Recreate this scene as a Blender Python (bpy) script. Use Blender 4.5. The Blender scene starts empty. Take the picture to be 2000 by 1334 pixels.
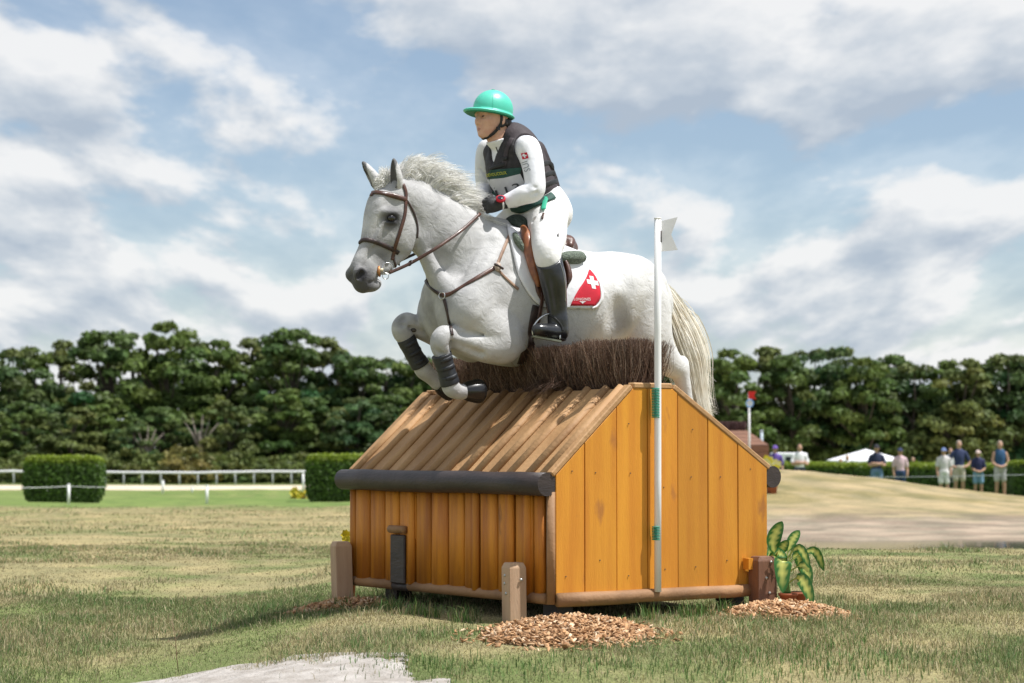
import bpy, bmesh, math, random
import numpy as np
from mathutils import Vector, Matrix, noise as mnoise
random.seed(7); rng = np.random.default_rng(7)
S = bpy.context.scene
COL = S.collection
# ------------------------------------------------------------------ camera
F = 4200.0; HOR = 872.0; CH = 0.89            # focal length in photo pixels, horizon row, eye height over the jump's ground
PITCH = math.atan((HOR - 667.0) / F)
cam = bpy.data.cameras.new('camera'); camo = bpy.data.objects.new('camera', cam); COL.objects.link(camo)
camo.location = (0, 0, CH); camo.rotation_euler = (math.pi/2 + PITCH, 0, 0)
cam.sensor_width = 36; cam.lens = F/2000*36; cam.clip_start = 0.1; cam.clip_end = 6000
cam.dof.use_dof = True; cam.dof.focus_distance = 11.4; cam.dof.aperture_fstop = 4.0
S.camera = camo
# ------------------------------------------------------------------ sky and sun
SUN_EL = math.radians(64); SUN_AZ = math.atan2(0.0, 1.0) + math.radians(-10)   # horizontal direction TOWARDS the sun, from +X
sdir = Vector((math.cos(SUN_AZ)*math.cos(SUN_EL), math.sin(SUN_AZ)*math.cos(SUN_EL), math.sin(SUN_EL)))
sun = bpy.data.lights.new('sun', 'SUN'); sun.energy = 5.0; sun.angle = math.radians(0.5); sun.color = (1, .975, .94)
suno = bpy.data.objects.new('sun', sun); COL.objects.link(suno)
suno.rotation_euler = sdir.to_track_quat('Z', 'Y').to_euler(); suno.location = sdir*30
W = bpy.data.worlds.new('World'); S.world = W; W.use_nodes = True
_nt = W.node_tree; _N = _nt.nodes; _L = _nt.links; _N.clear()
_out = _N.new('ShaderNodeOutputWorld'); _sky = _N.new('ShaderNodeTexSky'); _sky.sky_type = 'NISHITA'; _sky.sun_disc = False
_sky.sun_elevation = SUN_EL; _sky.sun_rotation = math.pi/2-SUN_AZ; _sky.dust_density = .4; _sky.air_density = 1.0; _sky.ozone_density = 2.0
_bg = _N.new('ShaderNodeBackground'); _bg.inputs[1].default_value = .10; _L.new(_sky.outputs[0], _bg.inputs[0])
def _m(op, a, b=None, c=None, clamp=False):
    n = _N.new('ShaderNodeMath'); n.operation = op; n.use_clamp = clamp
    for i, x in enumerate((a, b, c)):
        if x is None: continue
        if hasattr(x, 'links'): _L.new(x, n.inputs[i])
        else: n.inputs[i].default_value = x
    return n.outputs[0]
def _mr(x, a, b, c=0, d=1, smooth=True):
    n = _N.new('ShaderNodeMapRange'); n.interpolation_type = 'SMOOTHSTEP' if smooth else 'LINEAR'; _L.new(x, n.inputs[0])
    for i, q in enumerate((a, b, c, d)): n.inputs[i+1].default_value = q
    return n.outputs[0]
_tc = _N.new('ShaderNodeTexCoord'); _sx = _N.new('ShaderNodeSeparateXYZ'); _L.new(_tc.outputs['Generated'], _sx.inputs[0])
_z = _m('MAXIMUM', _sx.outputs[2], 0.0); _zc = _m('ADD', _z, .15); _phi = _m('ARCTAN2', _sx.outputs[0], _sx.outputs[1])
_u = _m('DIVIDE', _phi, _zc); _v = _m('MULTIPLY', _m('LOGARITHM', _zc, math.e), 1.75)
def _vec(u, v, w):
    c = _N.new('ShaderNodeCombineXYZ')
    for i, x in enumerate((u, v, w)):
        if hasattr(x, 'links'): _L.new(x, c.inputs[i])
        else: c.inputs[i].default_value = x
    return c.outputs[0]
def _noise(vec, sc, det, rough, dist=0):
    n = _N.new('ShaderNodeTexNoise'); n.inputs['Scale'].default_value = sc; n.inputs['Detail'].default_value = det; n.inputs['Roughness'].default_value = rough; n.inputs['Distortion'].default_value = dist; _L.new(vec, n.inputs['Vector']); return n.outputs['Fac']
def _dens(du, dv):
    p = _vec(_m('ADD', _u, SKYX+du), _m('ADD', _v, SKYY+dv), 3.7)
    big = _noise(p, 1.9, 2, .5); fine = _noise(p, 4.0, 8, .55, .1)
    return _m('ADD', _m('MULTIPLY', big, .55), _m('MULTIPLY', fine, .55))
SKYX, SKYY = 7.9, 2.6
_d1 = _dens(0, 0); _d2 = _dens(.02, .085)
_mask = _m('MAXIMUM', _mr(_d1, .46, .57), _mr(_z, 0.0, .13, .72, .30))
_light = _m('ADD', _m('MULTIPLY', _m('SUBTRACT', _d1, _d2), 4.6), .56, clamp=True)
_thick = _mr(_d1, .54, .74)
_lit = _m('MULTIPLY', _light, _m('SUBTRACT', 1.0, _m('MULTIPLY', _thick, .30)))
_ramp = _N.new('ShaderNodeValToRGB'); _L.new(_lit, _ramp.inputs[0]); _e = _ramp.color_ramp.elements
_e[0].position = .12; _e[0].color = (.37, .43, .51, 1); _e[1].position = .78; _e[1].color = (.76, .76, .76, 1)
_q = _ramp.color_ramp.elements.new(.40); _q.color = (.49, .535, .59, 1)
_bg2 = _N.new('ShaderNodeBackground'); _L.new(_ramp.outputs[0], _bg2.inputs[0]); _bg2.inputs[1].default_value = 1.0
_mx = _N.new('ShaderNodeMixShader'); _L.new(_m('MULTIPLY', _mask, .93), _mx.inputs[0]); _L.new(_bg.outputs[0], _mx.inputs[1]); _L.new(_bg2.outputs[0], _mx.inputs[2]); _L.new(_mx.outputs[0], _out.inputs[0])

S.view_settings.view_transform = 'Standard'; S.view_settings.look = 'None'
S.view_settings.exposure = 0.28; S.view_settings.gamma = 1; S.view_settings.use_curve_mapping = False
S.cycles.max_bounces = 6; S.cycles.transparent_max_bounces = 8
S.cycles.use_denoising = True

# ------------------------------------------------------------------ pixel -> world helpers
_R = Vector((1, 0, 0)); _U = Vector((0, -math.sin(PITCH), math.cos(PITCH))); _FW = Vector((0, math.cos(PITCH), math.sin(PITCH)))
def ray(px, py): return _R*((px-1000)/F) + _U*((667-py)/F) + _FW
def at(px, py, y):                      # point on that pixel's ray at world distance y
    d = ray(px, py); return Vector((0, 0, CH)) + d*(y/d.y)
def proj(p):
    q = Vector(p) - Vector((0, 0, CH)); w = q.dot(_FW)
    return (1000 + F*q.dot(_R)/w, 667 - F*q.dot(_U)/w)

# ------------------------------------------------------------------ object helpers
def tag(o, label=None, cat=None, group=None, kind=None):
    if label: o['label'] = label
    if cat: o['category'] = cat
    if group: o['group'] = group
    if kind: o['kind'] = kind
    return o
def empty(name, loc=(0,0,0), rz=0.0, label=None, cat=None, group=None):
    o = bpy.data.objects.new(name, None); COL.objects.link(o); o.location = loc; o.rotation_euler = (0, 0, rz)
    o.empty_display_size = .1
    return tag(o, label, cat, group)
def obj(name, me, mat=None, parent=None, smooth=False):
    if mat is not None and not me.materials: me.materials.append(mat)
    if smooth: me.polygons.foreach_set('use_smooth', [True]*len(me.polygons))
    o = bpy.data.objects.new(name, me); COL.objects.link(o); o.parent = parent
    return o
def mesh(name, v, f, col=None):
    me = bpy.data.meshes.new(name)
    v = np.asarray(v, np.float32).reshape(-1, 3); f = np.asarray(f, np.int32)
    n, k = f.shape
    me.vertices.add(len(v)); me.vertices.foreach_set('co', v.ravel())
    me.loops.add(n*k); me.loops.foreach_set('vertex_index', f.ravel())
    me.polygons.add(n); me.polygons.foreach_set('loop_start', np.arange(0, n*k, k, dtype=np.int32))
    me.update(calc_edges=True)
    if col is not None:
        a = me.color_attributes.new('Col', 'FLOAT_COLOR', 'POINT')
        c = np.ones((len(v), 4), np.float32); c[:, :3] = col; a.data.foreach_set('color', c.ravel())
    return me
def pmesh(name, v, faces):
    me = bpy.data.meshes.new(name); me.from_pydata([tuple(x) for x in v], [], faces); me.update(); return me
class MB:                                # collects shapes into ONE mesh
    def __init__(s): s.v = []; s.f = []
    def add(s, v, f):
        n = len(s.v); s.v += [tuple(x) for x in v]; s.f += [tuple(i+n for i in q) for q in f]; return s
    def prism(s, poly, n0, n1):          # poly: list of points, extruded from offset n0 to n1 (vectors)
        k = len(poly); a = [Vector(p)+Vector(n0) for p in poly]; b = [Vector(p)+Vector(n1) for p in poly]
        f = [tuple(range(k))[::-1], tuple(range(k, 2*k))] + [(i, (i+1) % k, k+(i+1) % k, k+i) for i in range(k)]
        return s.add(a+b, f)
    def box(s, c, size, m=None):
        x, y, z = [q/2 for q in size]; M3 = m or Matrix.Identity(3)
        v = [Vector(c)+M3 @ Vector((a*x, b*y, d*z)) for a in (-1, 1) for b in (-1, 1) for d in (-1, 1)]
        return s.add(v, [(0,1,3,2),(4,6,7,5),(0,4,5,1),(2,3,7,6),(0,2,6,4),(1,5,7,3)])
    def tube(s, pts, r, n=8, cap=True, flat=None, up=None):
        # swept tube; r number or list; flat=(w,h) makes an elliptical strap, 'up' = direction of the thin axis (vector or list)
        P = [Vector(p) for p in pts]; k = len(P); rs = r if isinstance(r, (list, tuple)) else [r]*k
        V = []; Fc = []; ref = None
        for i, p in enumerate(P):
            t = (P[min(i+1, k-1)] - P[max(i-1, 0)]).normalized()
            u = (up[i] if isinstance(up, list) else up) if up is not None else ref
            if u is None: u = Vector((0, 0, 1)) if abs(t.z) < .9 else Vector((1, 0, 0))
            u = (u - t*u.dot(t)).normalized(); ref = u; w = t.cross(u)
            a, b = (flat if flat else (1, 1))
            for j in range(n):
                g = 2*math.pi*j/n
                V.append(p + w*(math.cos(g)*rs[i]*a) + u*(math.sin(g)*rs[i]*b))
        for i in range(k-1):
            for j in range(n):
                Fc.append((i*n+j, i*n+(j+1) % n, (i+1)*n+(j+1) % n, (i+1)*n+j))
        if cap: Fc += [tuple(range(n))[::-1], tuple(range((k-1)*n, k*n))]
        return s.add(V, Fc)
    def build(s, name, mat, parent=None, smooth=False, bevel=0):
        me = pmesh(name, s.v, s.f)
        if bevel:
            bm = bmesh.new(); bm.from_mesh(me)
            bmesh.ops.bevel(bm, geom=bm.edges[:], offset=bevel, segments=1, affect='EDGES', clamp_overlap=True)
            bm.to_mesh(me); bm.free()
        return obj(name, me, mat, parent, smooth)
def smooth_pts(pts, n=6):                # Catmull-Rom
    P = [np.array(p, float) for p in pts]; out = []
    for i in range(len(P)-1):
        p0, p1, p2, p3 = P[max(i-1, 0)], P[i], P[i+1], P[min(i+2, len(P)-1)]
        for j in range(n):
            t = j/n
            out.append(.5*((2*p1)+(-p0+p2)*t+(2*p0-5*p1+4*p2-p3)*t*t+(-p0+3*p1-3*p2+p3)*t**3))
    out.append(P[-1]); return out

# ------------------------------------------------------------------ procedural materials
def mat(name, col, rough=.6, var=None, scale=8, bump=0, bscale=40, stretch=(1,1,1), metal=0, sub=0, coat=0, spec=.5, detail=4, use_attr=False, thr=(.35,.65), sheen=0, trans=0, bdist=.01):
    m = bpy.data.materials.new(name); m.use_nodes = True; nt = m.node_tree; N = nt.nodes; L = nt.links
    b = N['Principled BSDF']; b.inputs['Roughness'].default_value = rough; b.inputs['Metallic'].default_value = metal
    b.inputs['Specular IOR Level'].default_value = spec
    if coat: b.inputs['Coat Weight'].default_value = coat; b.inputs['Coat Roughness'].default_value = .15
    if sub: b.inputs['Subsurface Weight'].default_value = sub; b.inputs['Subsurface Radius'].default_value = (.01, .004, .002); b.inputs['Subsurface Scale'].default_value = 1
    if sheen: b.inputs['Sheen Weight'].default_value = sheen
    tc = N.new('ShaderNodeTexCoord'); mp = N.new('ShaderNodeMapping'); mp.inputs['Scale'].default_value = stretch
    L.new(tc.outputs['Object'], mp.inputs['Vector'])
    base = None
    if use_attr:
        at_ = N.new('ShaderNodeAttribute'); at_.attribute_name = 'Col'; base = at_.outputs['Color']
    if var is not None:
        nz = N.new('ShaderNodeTexNoise'); nz.inputs['Scale'].default_value = scale; nz.inputs['Detail'].default_value = detail
        L.new(mp.outputs[0], nz.inputs['Vector'])
        cr = N.new('ShaderNodeMapRange'); cr.inputs[1].default_value = thr[0]; cr.inputs[2].default_value = thr[1]; L.new(nz.outputs['Fac'], cr.inputs[0])
        mx = N.new('ShaderNodeMix'); mx.data_type = 'RGBA'; L.new(cr.outputs[0], mx.inputs[0])
        mx.inputs[6].default_value = (*col, 1); mx.inputs[7].default_value = (*var, 1)
        if base is not None: 
            ml = N.new('ShaderNodeMix'); ml.data_type = 'RGBA'; ml.blend_type = 'MULTIPLY'; ml.inputs[0].default_value = 1
            L.new(base, ml.inputs[6]); L.new(mx.outputs[2], ml.inputs[7]); base = ml.outputs[2]
        else: base = mx.outputs[2]
    if base is None: b.inputs['Base Color'].default_value = (*col, 1)
    else: L.new(base, b.inputs['Base Color'])
    if bump:
        n2 = N.new('ShaderNodeTexNoise'); n2.inputs['Scale'].default_value = bscale; n2.inputs['Detail'].default_value = 5
        L.new(mp.outputs[0], n2.inputs['Vector'])
        bp = N.new('ShaderNodeBump'); bp.inputs['Strength'].default_value = bump; bp.inputs['Distance'].default_value = bdist
        L.new(n2.outputs['Fac'], bp.inputs['Height']); L.new(bp.outputs[0], b.inputs['Normal'])
    if trans:
        tr = N.new('ShaderNodeBsdfTranslucent'); ms = N.new('ShaderNodeMixShader'); ms.inputs[0].default_value = trans
        if base is not None: L.new(base, tr.inputs[0])
        else: tr.inputs[0].default_value = (*col, 1)
        L.new(b.outputs[0], ms.inputs[1]); L.new(tr.outputs[0], ms.inputs[2]); L.new(ms.outputs[0], N['Material Output'].inputs[0])
    return m
def node(m, t): return m.node_tree.nodes.new(t)

# ------------------------------------------------------------------ implicit surfaces (smooth unions of tapered elliptical limbs) -> mesh
class SDF:
    def __init__(s, lo, hi, h):
        s.lo = np.array(lo, np.float32); s.h = h
        s.n = np.ceil((np.array(hi)-s.lo)/h).astype(int)+1
        s.F = np.full(s.n, .5, np.float32)
    def _sub(s, mn, mx):
        i0 = np.clip(np.floor((mn-s.lo)/s.h).astype(int), 0, s.n-1); i1 = np.clip(np.ceil((mx-s.lo)/s.h).astype(int)+1, 1, s.n)
        if np.any(i1 <= i0): return None, None
        g = np.meshgrid(*[s.lo[k]+s.h*np.arange(i0[k], i1[k], dtype=np.float32) for k in range(3)], indexing='ij')
        return tuple(slice(a, b) for a, b in zip(i0, i1)), g
    def seg(s, a, b, ra, rb, k=.03, lat=(0,1,0), op='add'):
        a = np.array(a, np.float32); b = np.array(b, np.float32); ra = np.array(ra, np.float32)*np.ones(2, np.float32); rb = np.array(rb, np.float32)*np.ones(2, np.float32)
        R = max(ra.max(), rb.max()) + k + 3*s.h
        sl, g = s._sub(np.minimum(a, b)-R, np.maximum(a, b)+R)
        if sl is None: return
        ab = b-a; L2 = float(ab@ab)+1e-12; lat = np.array(lat, np.float32); lat /= np.linalg.norm(lat)
        w = [g[i]-a[i] for i in range(3)]
        t = np.clip((w[0]*ab[0]+w[1]*ab[1]+w[2]*ab[2])/L2, 0, 1)
        for i in range(3): w[i] = w[i]-t*ab[i]
        wl = w[0]*lat[0]+w[1]*lat[1]+w[2]*lat[2]
        w2 = np.maximum(w[0]**2+w[1]**2+w[2]**2-wl**2, 0)
        rl = ra[0]+(rb[0]-ra[0])*t; rv = ra[1]+(rb[1]-ra[1])*t
        q = np.sqrt((wl/rl)**2+w2/rv**2)+1e-6
        gr = np.sqrt((wl/rl**2)**2+w2/rv**4)+1e-6
        d = q*(q-1)/gr
        s._mix(sl, d, k, op)
    def _mix(s, sl, d, k, op):
        A = s.F[sl]
        if op == 'add':
            h = np.maximum(k-np.abs(A-d), 0)/k; s.F[sl] = np.minimum(A, d)-h*h*k*.25
        else:
            d = -d; h = np.maximum(k-np.abs(A-d), 0)/k; s.F[sl] = np.maximum(A, d)+h*h*k*.25
    def chain(s, st, k=.03, n=4, lat=(0,1,0), op='add'):   # st: rows (x,y,z,rlat,rver), spline-resampled
        P = smooth_pts([np.array([*p[:3], p[3], p[4] if len(p) > 4 else p[3]], float) for p in st], n)
        for i in range(len(P)-1):
            s.seg(P[i][:3], P[i+1][:3], P[i][3:5], P[i+1][3:5], k if i == 0 else min(k, .02), lat, op)
    def ball(s, c, r, k=.03, op='add', ax=None):           # ellipsoid; r = 3 radii; ax = optional 3x3 rows of axes
        c = np.array(c, np.float32); r = np.array(r, np.float32)*np.ones(3, np.float32); R = r.max()+k+3*s.h
        sl, g = s._sub(c-R, c+R)
        if sl is None: return
        w = [g[i]-c[i] for i in range(3)]
        if ax is not None:
            A = np.array(ax, np.float32); w = [w[0]*A[i][0]+w[1]*A[i][1]+w[2]*A[i][2] for i in range(3)]
        q = np.sqrt(sum((w[i]/r[i])**2 for i in range(3)))+1e-6; gr = np.sqrt(sum((w[i]/r[i]**2)**2 for i in range(3)))+1e-6
        s._mix(sl, q*(q-1)/gr, k, op)
    def cut(s, p, n):                                       # keep the side the normal points away from
        n = np.array(n, np.float32); n /= np.linalg.norm(n)
        g = np.meshgrid(*[s.lo[k]+s.h*np.arange(s.n[k], dtype=np.float32) for k in range(3)], indexing='ij', sparse=True)
        s.F = np.maximum(s.F, (g[0]-p[0])*n[0]+(g[1]-p[1])*n[1]+(g[2]-p[2])*n[2])
    def copy(s):
        o = SDF.__new__(SDF); o.lo = s.lo; o.h = s.h; o.n = s.n; o.F = s.F.copy(); return o
    def mesh(s, name, smooth=2, iso=0.0, keep=False):
        Fv = s.F-iso; sg = Fv < 0
        c = np.zeros(np.array(s.n)-1, np.int8)
        for dx in (0, 1):
            for dy in (0, 1):
                for dz in (0, 1):
                    c += sg[dx:s.n[0]-1+dx, dy:s.n[1]-1+dy, dz:s.n[2]-1+dz]
        act = (c > 0) & (c < 8); idx = np.argwhere(act); ids = np.full(act.shape, -1, np.int32); ids[act] = np.arange(len(idx))
        acc = np.zeros((len(idx), 3)); cnt = np.zeros(len(idx))
        cor = [(a, b, d) for a in (0, 1) for b in (0, 1) for d in (0, 1)]
        val = {q: Fv[idx[:, 0]+q[0], idx[:, 1]+q[1], idx[:, 2]+q[2]] for q in cor}
        for q in cor:
            for ax in range(3):
                if q[ax] == 0:
                    q2 = list(q); q2[ax] = 1; a = val[q]; b = val[tuple(q2)]; x = (a < 0) != (b < 0)
                    t = np.where(x, a/(a-b+1e-12), 0)
                    p = np.tile(np.array(q, float), (len(idx), 1)); p[:, ax] += t
                    acc[x] += p[x]; cnt[x] += 1
        V = s.lo+s.h*(idx+acc/np.maximum(cnt, 1)[:, None])
        faces = []
        for ax in range(3):
            u, v = [(1, 2), (2, 0), (0, 1)][ax]
            sa = [slice(1, m-1) for m in s.n]; sb = list(sa); sa[ax] = slice(0, s.n[ax]-1); sb[ax] = slice(1, s.n[ax])
            A = sg[tuple(sa)]; B = sg[tuple(sb)]; e = np.argwhere(A != B)
            if not len(e): continue
            flip = A[tuple(e.T)]
            base = e.copy()
            for k in range(3):
                if k != ax: base[:, k] += 1
            def cid(du, dv):
                q = base.copy(); q[:, u] += du; q[:, v] += dv; return ids[q[:, 0], q[:, 1], q[:, 2]]
            qd = np.stack([cid(-1, -1), cid(0, -1), cid(0, 0), cid(-1, 0)], 1)
            qd[~flip] = qd[~flip][:, ::-1]
            faces.append(qd)
        Fq = np.concatenate(faces); Fq = Fq[(Fq >= 0).all(1)]
        e = np.concatenate([Fq[:, [0, 1]], Fq[:, [1, 2]], Fq[:, [2, 3]], Fq[:, [3, 0]]])
        for _ in range(smooth):
            for lam in (.5, -.52):
                S_ = np.zeros_like(V); n_ = np.zeros(len(V))
                for k in range(3): S_[:, k] = np.bincount(e[:, 0], V[e[:, 1], k], len(V))+np.bincount(e[:, 1], V[e[:, 0], k], len(V))
                n_ = np.bincount(e[:, 0], minlength=len(V))+np.bincount(e[:, 1], minlength=len(V))
                V = V+lam*(S_/np.maximum(n_, 1)[:, None]-V)
        if keep:                                            # drop stray islands, keep the largest piece
            lab = np.arange(len(V))
            while True:
                l2 = lab.copy(); np.minimum.at(l2, e[:, 0], lab[e[:, 1]]); np.minimum.at(l2, e[:, 1], lab[e[:, 0]]); l2 = l2[l2]
                if (l2 == lab).all(): break
                lab = l2
            big = np.bincount(lab).argmax(); m_ = lab == big; new = np.cumsum(m_)-1; Fq = new[Fq[m_[Fq].all(1)]]; V = V[m_]
        me = mesh(name, V, Fq); me.polygons.foreach_set('use_smooth', np.ones(len(Fq), bool)); return me

# ================================================================== terrain
def sstep(x, a, b): t = np.clip((np.asarray(x, float)-a)/(b-a), 0, 1); return t*t*(3-2*t)
_pr = np.random.default_rng(3)
_tab = _pr.random((256, 256))
def vnoise(x, y):                        # smooth value noise, numpy
    x = np.asarray(x, float); y = np.asarray(y, float); xi = np.floor(x).astype(int); yi = np.floor(y).astype(int); fx = x-xi; fy = y-yi
    fx = fx*fx*(3-2*fx); fy = fy*fy*(3-2*fy); g = lambda a, b: _tab[a % 256, b % 256]
    return (g(xi, yi)*(1-fx)+g(xi+1, yi)*fx)*(1-fy)+(g(xi, yi+1)*(1-fx)+g(xi+1, yi+1)*fx)*fy
def fbm(x, y, o=4): return sum(vnoise(x*2**i+17*i, y*2**i+31*i)/2**i for i in range(o))/(2-2**(1-o))
_PY = np.array([-400, 0, 4, 7.5, 9.5, 10.9, 13, 19, 26, 40, 71, 100, 120, 150, 175, 220, 400, 2500])
_PZ = np.array([-.9, -.8, -.5, -.14, -.05, 0, 0, -.02, -.28, -.55, -.97, -1.30, -1.55, -1.90, -2.15, -2.3, -2.4, -2.4])
def terr(x, y):
    x = np.asarray(x, float); y = np.asarray(y, float)
    z = np.interp(y, _PY, _PZ)
    # left of the jump the bank falls away a little
    z = z - .15*sstep(-x, .55, 2.0)*sstep(y, 4, 10)*sstep(-y, -30, -16)
    # right: pond hollow behind the bank, then a dry mound
    rx = sstep(x, 2.2, 5.0)
    pond = np.interp(y, [19.3, 22, 27, 36, 38.3, 42, 45], [0, -.5, -1.0, -1.0, -.72, -.60, -.62])
    zr = np.where((y > 19.3) & (y < 45), pond, np.where(y >= 45, np.maximum(np.interp(y, [45, 60, 71, 100], [-.62, -.74, -.80, -1.3]), -9), 0))
    w = rx*sstep(y, 19.2, 20.5)*(1-sstep(y, 95, 130))
    z = z*(1-w)+zr*w
    sx = np.where(x < 4.8, 3.2, 5.0)
    z = z + 1.03*np.exp(-.5*((x-4.8)/sx)**2)*np.exp(-.5*((y-52.5)/np.where(y < 52.5, 4.6, 7.0))**2)*sstep(y, 41, 44)
    z = z + (fbm(x*.9, y*.9)-.5)*.05*sstep(y, 2, 6)*(1+sstep(y, 30, 60)) + (fbm(x*.25+5, y*.25)-.5)*.14*sstep(y, 22, 50)
    return z
TXY = lambda x, y: float(terr(x, y))
def gpt(px, py, lo=5, hi=400):           # where a pixel's ray meets the ground
    d = ray(px, py); ys = np.geomspace(lo, hi, 4000); zz = CH+d.z/d.y*ys; g = terr(d.x/d.y*ys, ys); k = np.argmax(zz < g)
    y = ys[k] if (zz < g).any() else hi
    return Vector((d.x/d.y*y, y, TXY(d.x/d.y*y, y)))
def tensor(xs, ys, zf, name, lift=0.0):
    X, Y = np.meshgrid(xs, ys, indexing='ij'); Z = zf(X, Y)+lift; n, m = X.shape
    v = np.stack([X, Y, Z], -1).reshape(-1, 3); i = np.arange(n*m).reshape(n, m)
    f = np.stack([i[:-1, :-1], i[1:, :-1], i[1:, 1:], i[:-1, 1:]], -1).reshape(-1, 4); return v, f
def gcolor(x, y):                        # what grows where: straw-dry turf, green turf, mown strips, racetrack sand, mud, mound
    n1 = fbm(x*.55+3, y*.35+8, 5); n2 = fbm(x*2.3+40, y*1.5+11, 4); n3 = fbm(x*.18+70, y*.10+4, 4)
    dry = np.clip(sstep(n1*.55+n2*.45, .40, .58), 0, 1)
    straw = np.array((.315, .265, .150)); green = np.array((.125, .165, .06)); olive = np.array((.20, .21, .085))
    base = green[None]*(1-dry[..., None])+straw[None]*dry[..., None] if dry.ndim == 1 else green*(1-dry[..., None])+straw*dry[..., None]
    base = base*.72+olive*.28
    def mixc(b, c, w): return b*(1-w[..., None])+np.array(c)*w[..., None]
    left = sstep(-x, -4, 1)
    base = mixc(base, (.34, .275, .150), .60*sstep(y, 13, 34)*(1-sstep(y, 55, 62))*sstep(n3+.25*n2, .40, .62)*left)      # parched field
    base = mixc(base, (.135, .205, .055), .85*sstep(y, 60, 64)*(1-sstep(y, 118, 122)))                              # mown green strip
    base = mixc(base, (.30, .26, .13), .45*sstep(n2, .5, .7)*sstep(y, 75, 95)*(1-sstep(y, 118, 122)))
    base = mixc(base, (.62, .53, .43), sstep(y, 121, 124)*(1-sstep(y, 158, 161)))                                   # racetrack
    base = mixc(base, (.12, .15, .05), sstep(y, 159, 162))
    rx = sstep(x, 1.5, 4.0)
    base = mixc(base, (.35, .28, .17), .92*rx*sstep(y, 41, 44)*(1-sstep(y, 61, 66)))                              # mound
    base = mixc(base, (.215, .185, .085), .7*rx*sstep(y, 41, 44)*(1-sstep(y, 61, 66))*sstep(fbm(x*.7, y*.9+50), .46, .62))
    base = mixc(base, (.33, .27, .215), .95*rx*sstep(y, 22, 25)*(1-sstep(y, 41+2*n2, 44)))                            # muddy bank
    base = mixc(base, (.18, .14, .11), .6*rx*sstep(y, 34, 36)*(1-sstep(y, 43, 45))*sstep(fbm(x*.6+9, y*2.2), .50, .62))
    base = mixc(base, (.11, .19, .05), .8*rx*sstep(y, 62, 66)*(1-sstep(y, 100, 121)))
    return base
def nonuni(a, b, c, n1, n2, big):        # dense between a and b, stretching out to +-big
    core = np.linspace(a, b, n1); t = np.geomspace(1, 1+big, n2)[1:]-1
    return np.concatenate([a-t[::-1]*c, core, b+t*c])
gx = np.unique(np.concatenate([-np.geomspace(14, 2200, 40), np.linspace(-14, 16, 240), np.geomspace(16.2, 2200, 40)]))
gy = np.unique(np.concatenate([np.linspace(-300, 4, 14), np.linspace(4.2, 24, 200), np.linspace(24.2, 70, 180), np.geomspace(70.5, 240, 110), np.geomspace(250, 3000, 16)]))
gv, gf = tensor(gx, gy, terr, 'ground')
gme = mesh('ground', gv, gf, gcolor(gv[:, 0], gv[:, 1])); gme.polygons.foreach_set('use_smooth', np.ones(len(gf), bool))
M_ground = mat('turf_soil', (.74, .78, .74), .95, (1.2, 1.15, 1.1), 1.1, .5, 9, use_attr=True, spec=.1, detail=8, bdist=.05)
ground = tag(obj('ground', gme, M_ground), kind='structure')
# fine-scale mottling of the soil colour (roots, thatch, bare flecks)
nt_ = M_ground.node_tree; b_ = nt_.nodes['Principled BSDF']; src_ = b_.inputs['Base Color'].links[0].from_socket
n_ = nt_.nodes.new('ShaderNodeTexNoise'); n_.inputs['Scale'].default_value = 55; n_.inputs['Detail'].default_value = 9; n_.inputs['Roughness'].default_value = .7; g_ = nt_.nodes.new('ShaderNodeNewGeometry'); nt_.links.new(g_.outputs['Position'], n_.inputs['Vector'])
r_ = nt_.nodes.new('ShaderNodeMapRange'); r_.inputs[1].default_value = .3; r_.inputs[2].default_value = .7; r_.inputs[3].default_value = .42; r_.inputs[4].default_value = 1.5; nt_.links.new(n_.outputs['Fac'], r_.inputs[0])
m_ = nt_.nodes.new('ShaderNodeVectorMath'); m_.operation = 'SCALE'; nt_.links.new(src_, m_.inputs[0]); nt_.links.new(r_.outputs[0], m_.inputs['Scale']); nt_.links.new(m_.outputs[0], b_.inputs['Base Color'])
# pond
pv = MB(); pv.add([(3, 20.5, -.765), (34, 20.5, -.765), (34, 40, -.765), (3, 40, -.765)], [(0, 1, 2, 3)])
tag(pv.build('pond_water', mat('pond_water', (.05, .055, .04), .06, bump=.12, bscale=1.2, stretch=(1, 3, 1), spec=.6)), kind='structure')
# pale sand patch in the foreground
def sand_patch():
    a = gpt(240, 1345); b = gpt(795, 1270); NG = 220; xs = np.linspace(-2.3, -.25, NG); ys = np.linspace(6.4, 9.8, NG); X, Y = np.meshgrid(xs, ys, indexing='ij')
    Z = terr(X, Y)
    P = np.stack([X, Y, Z], -1).reshape(-1, 3); q = np.array([proj(p) for p in P]).reshape(NG, NG, 2)
    top = np.interp(q[..., 0], [180, 240, 330, 430, 560, 640, 720, 790, 815], [1380, 1338, 1318, 1298, 1277, 1270, 1274, 1290, 1330])
    e = (q[..., 1]-top)/18+(fbm(X*7, Y*7)-.5)*2.4+(fbm(X*22, Y*22)-.5)*1.6
    keep = e > -.25
    h = np.clip(e*.5, -.3, 1)*.010+.004+(fbm(X*14, Y*14)-.5)*.014*np.clip(e, 0, 1)
    i = np.arange(NG*NG).reshape(NG, NG); f = np.stack([i[:-1, :-1], i[1:, :-1], i[1:, 1:], i[:-1, 1:]], -1).reshape(-1, 4); kf = keep.ravel()[f].all(1)
    P[:, 2] += h.ravel(); me = mesh('sand_patch', P, f[kf]); me.polygons.foreach_set('use_smooth', np.ones(kf.sum(), bool)); return me
tag(obj('sand_patch', sand_patch(), mat('pale_sand', (.43, .40, .37), .95, (.30, .27, .24), 9, .6, 60, spec=.1, detail=8, bdist=.02)), kind='structure')
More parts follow.
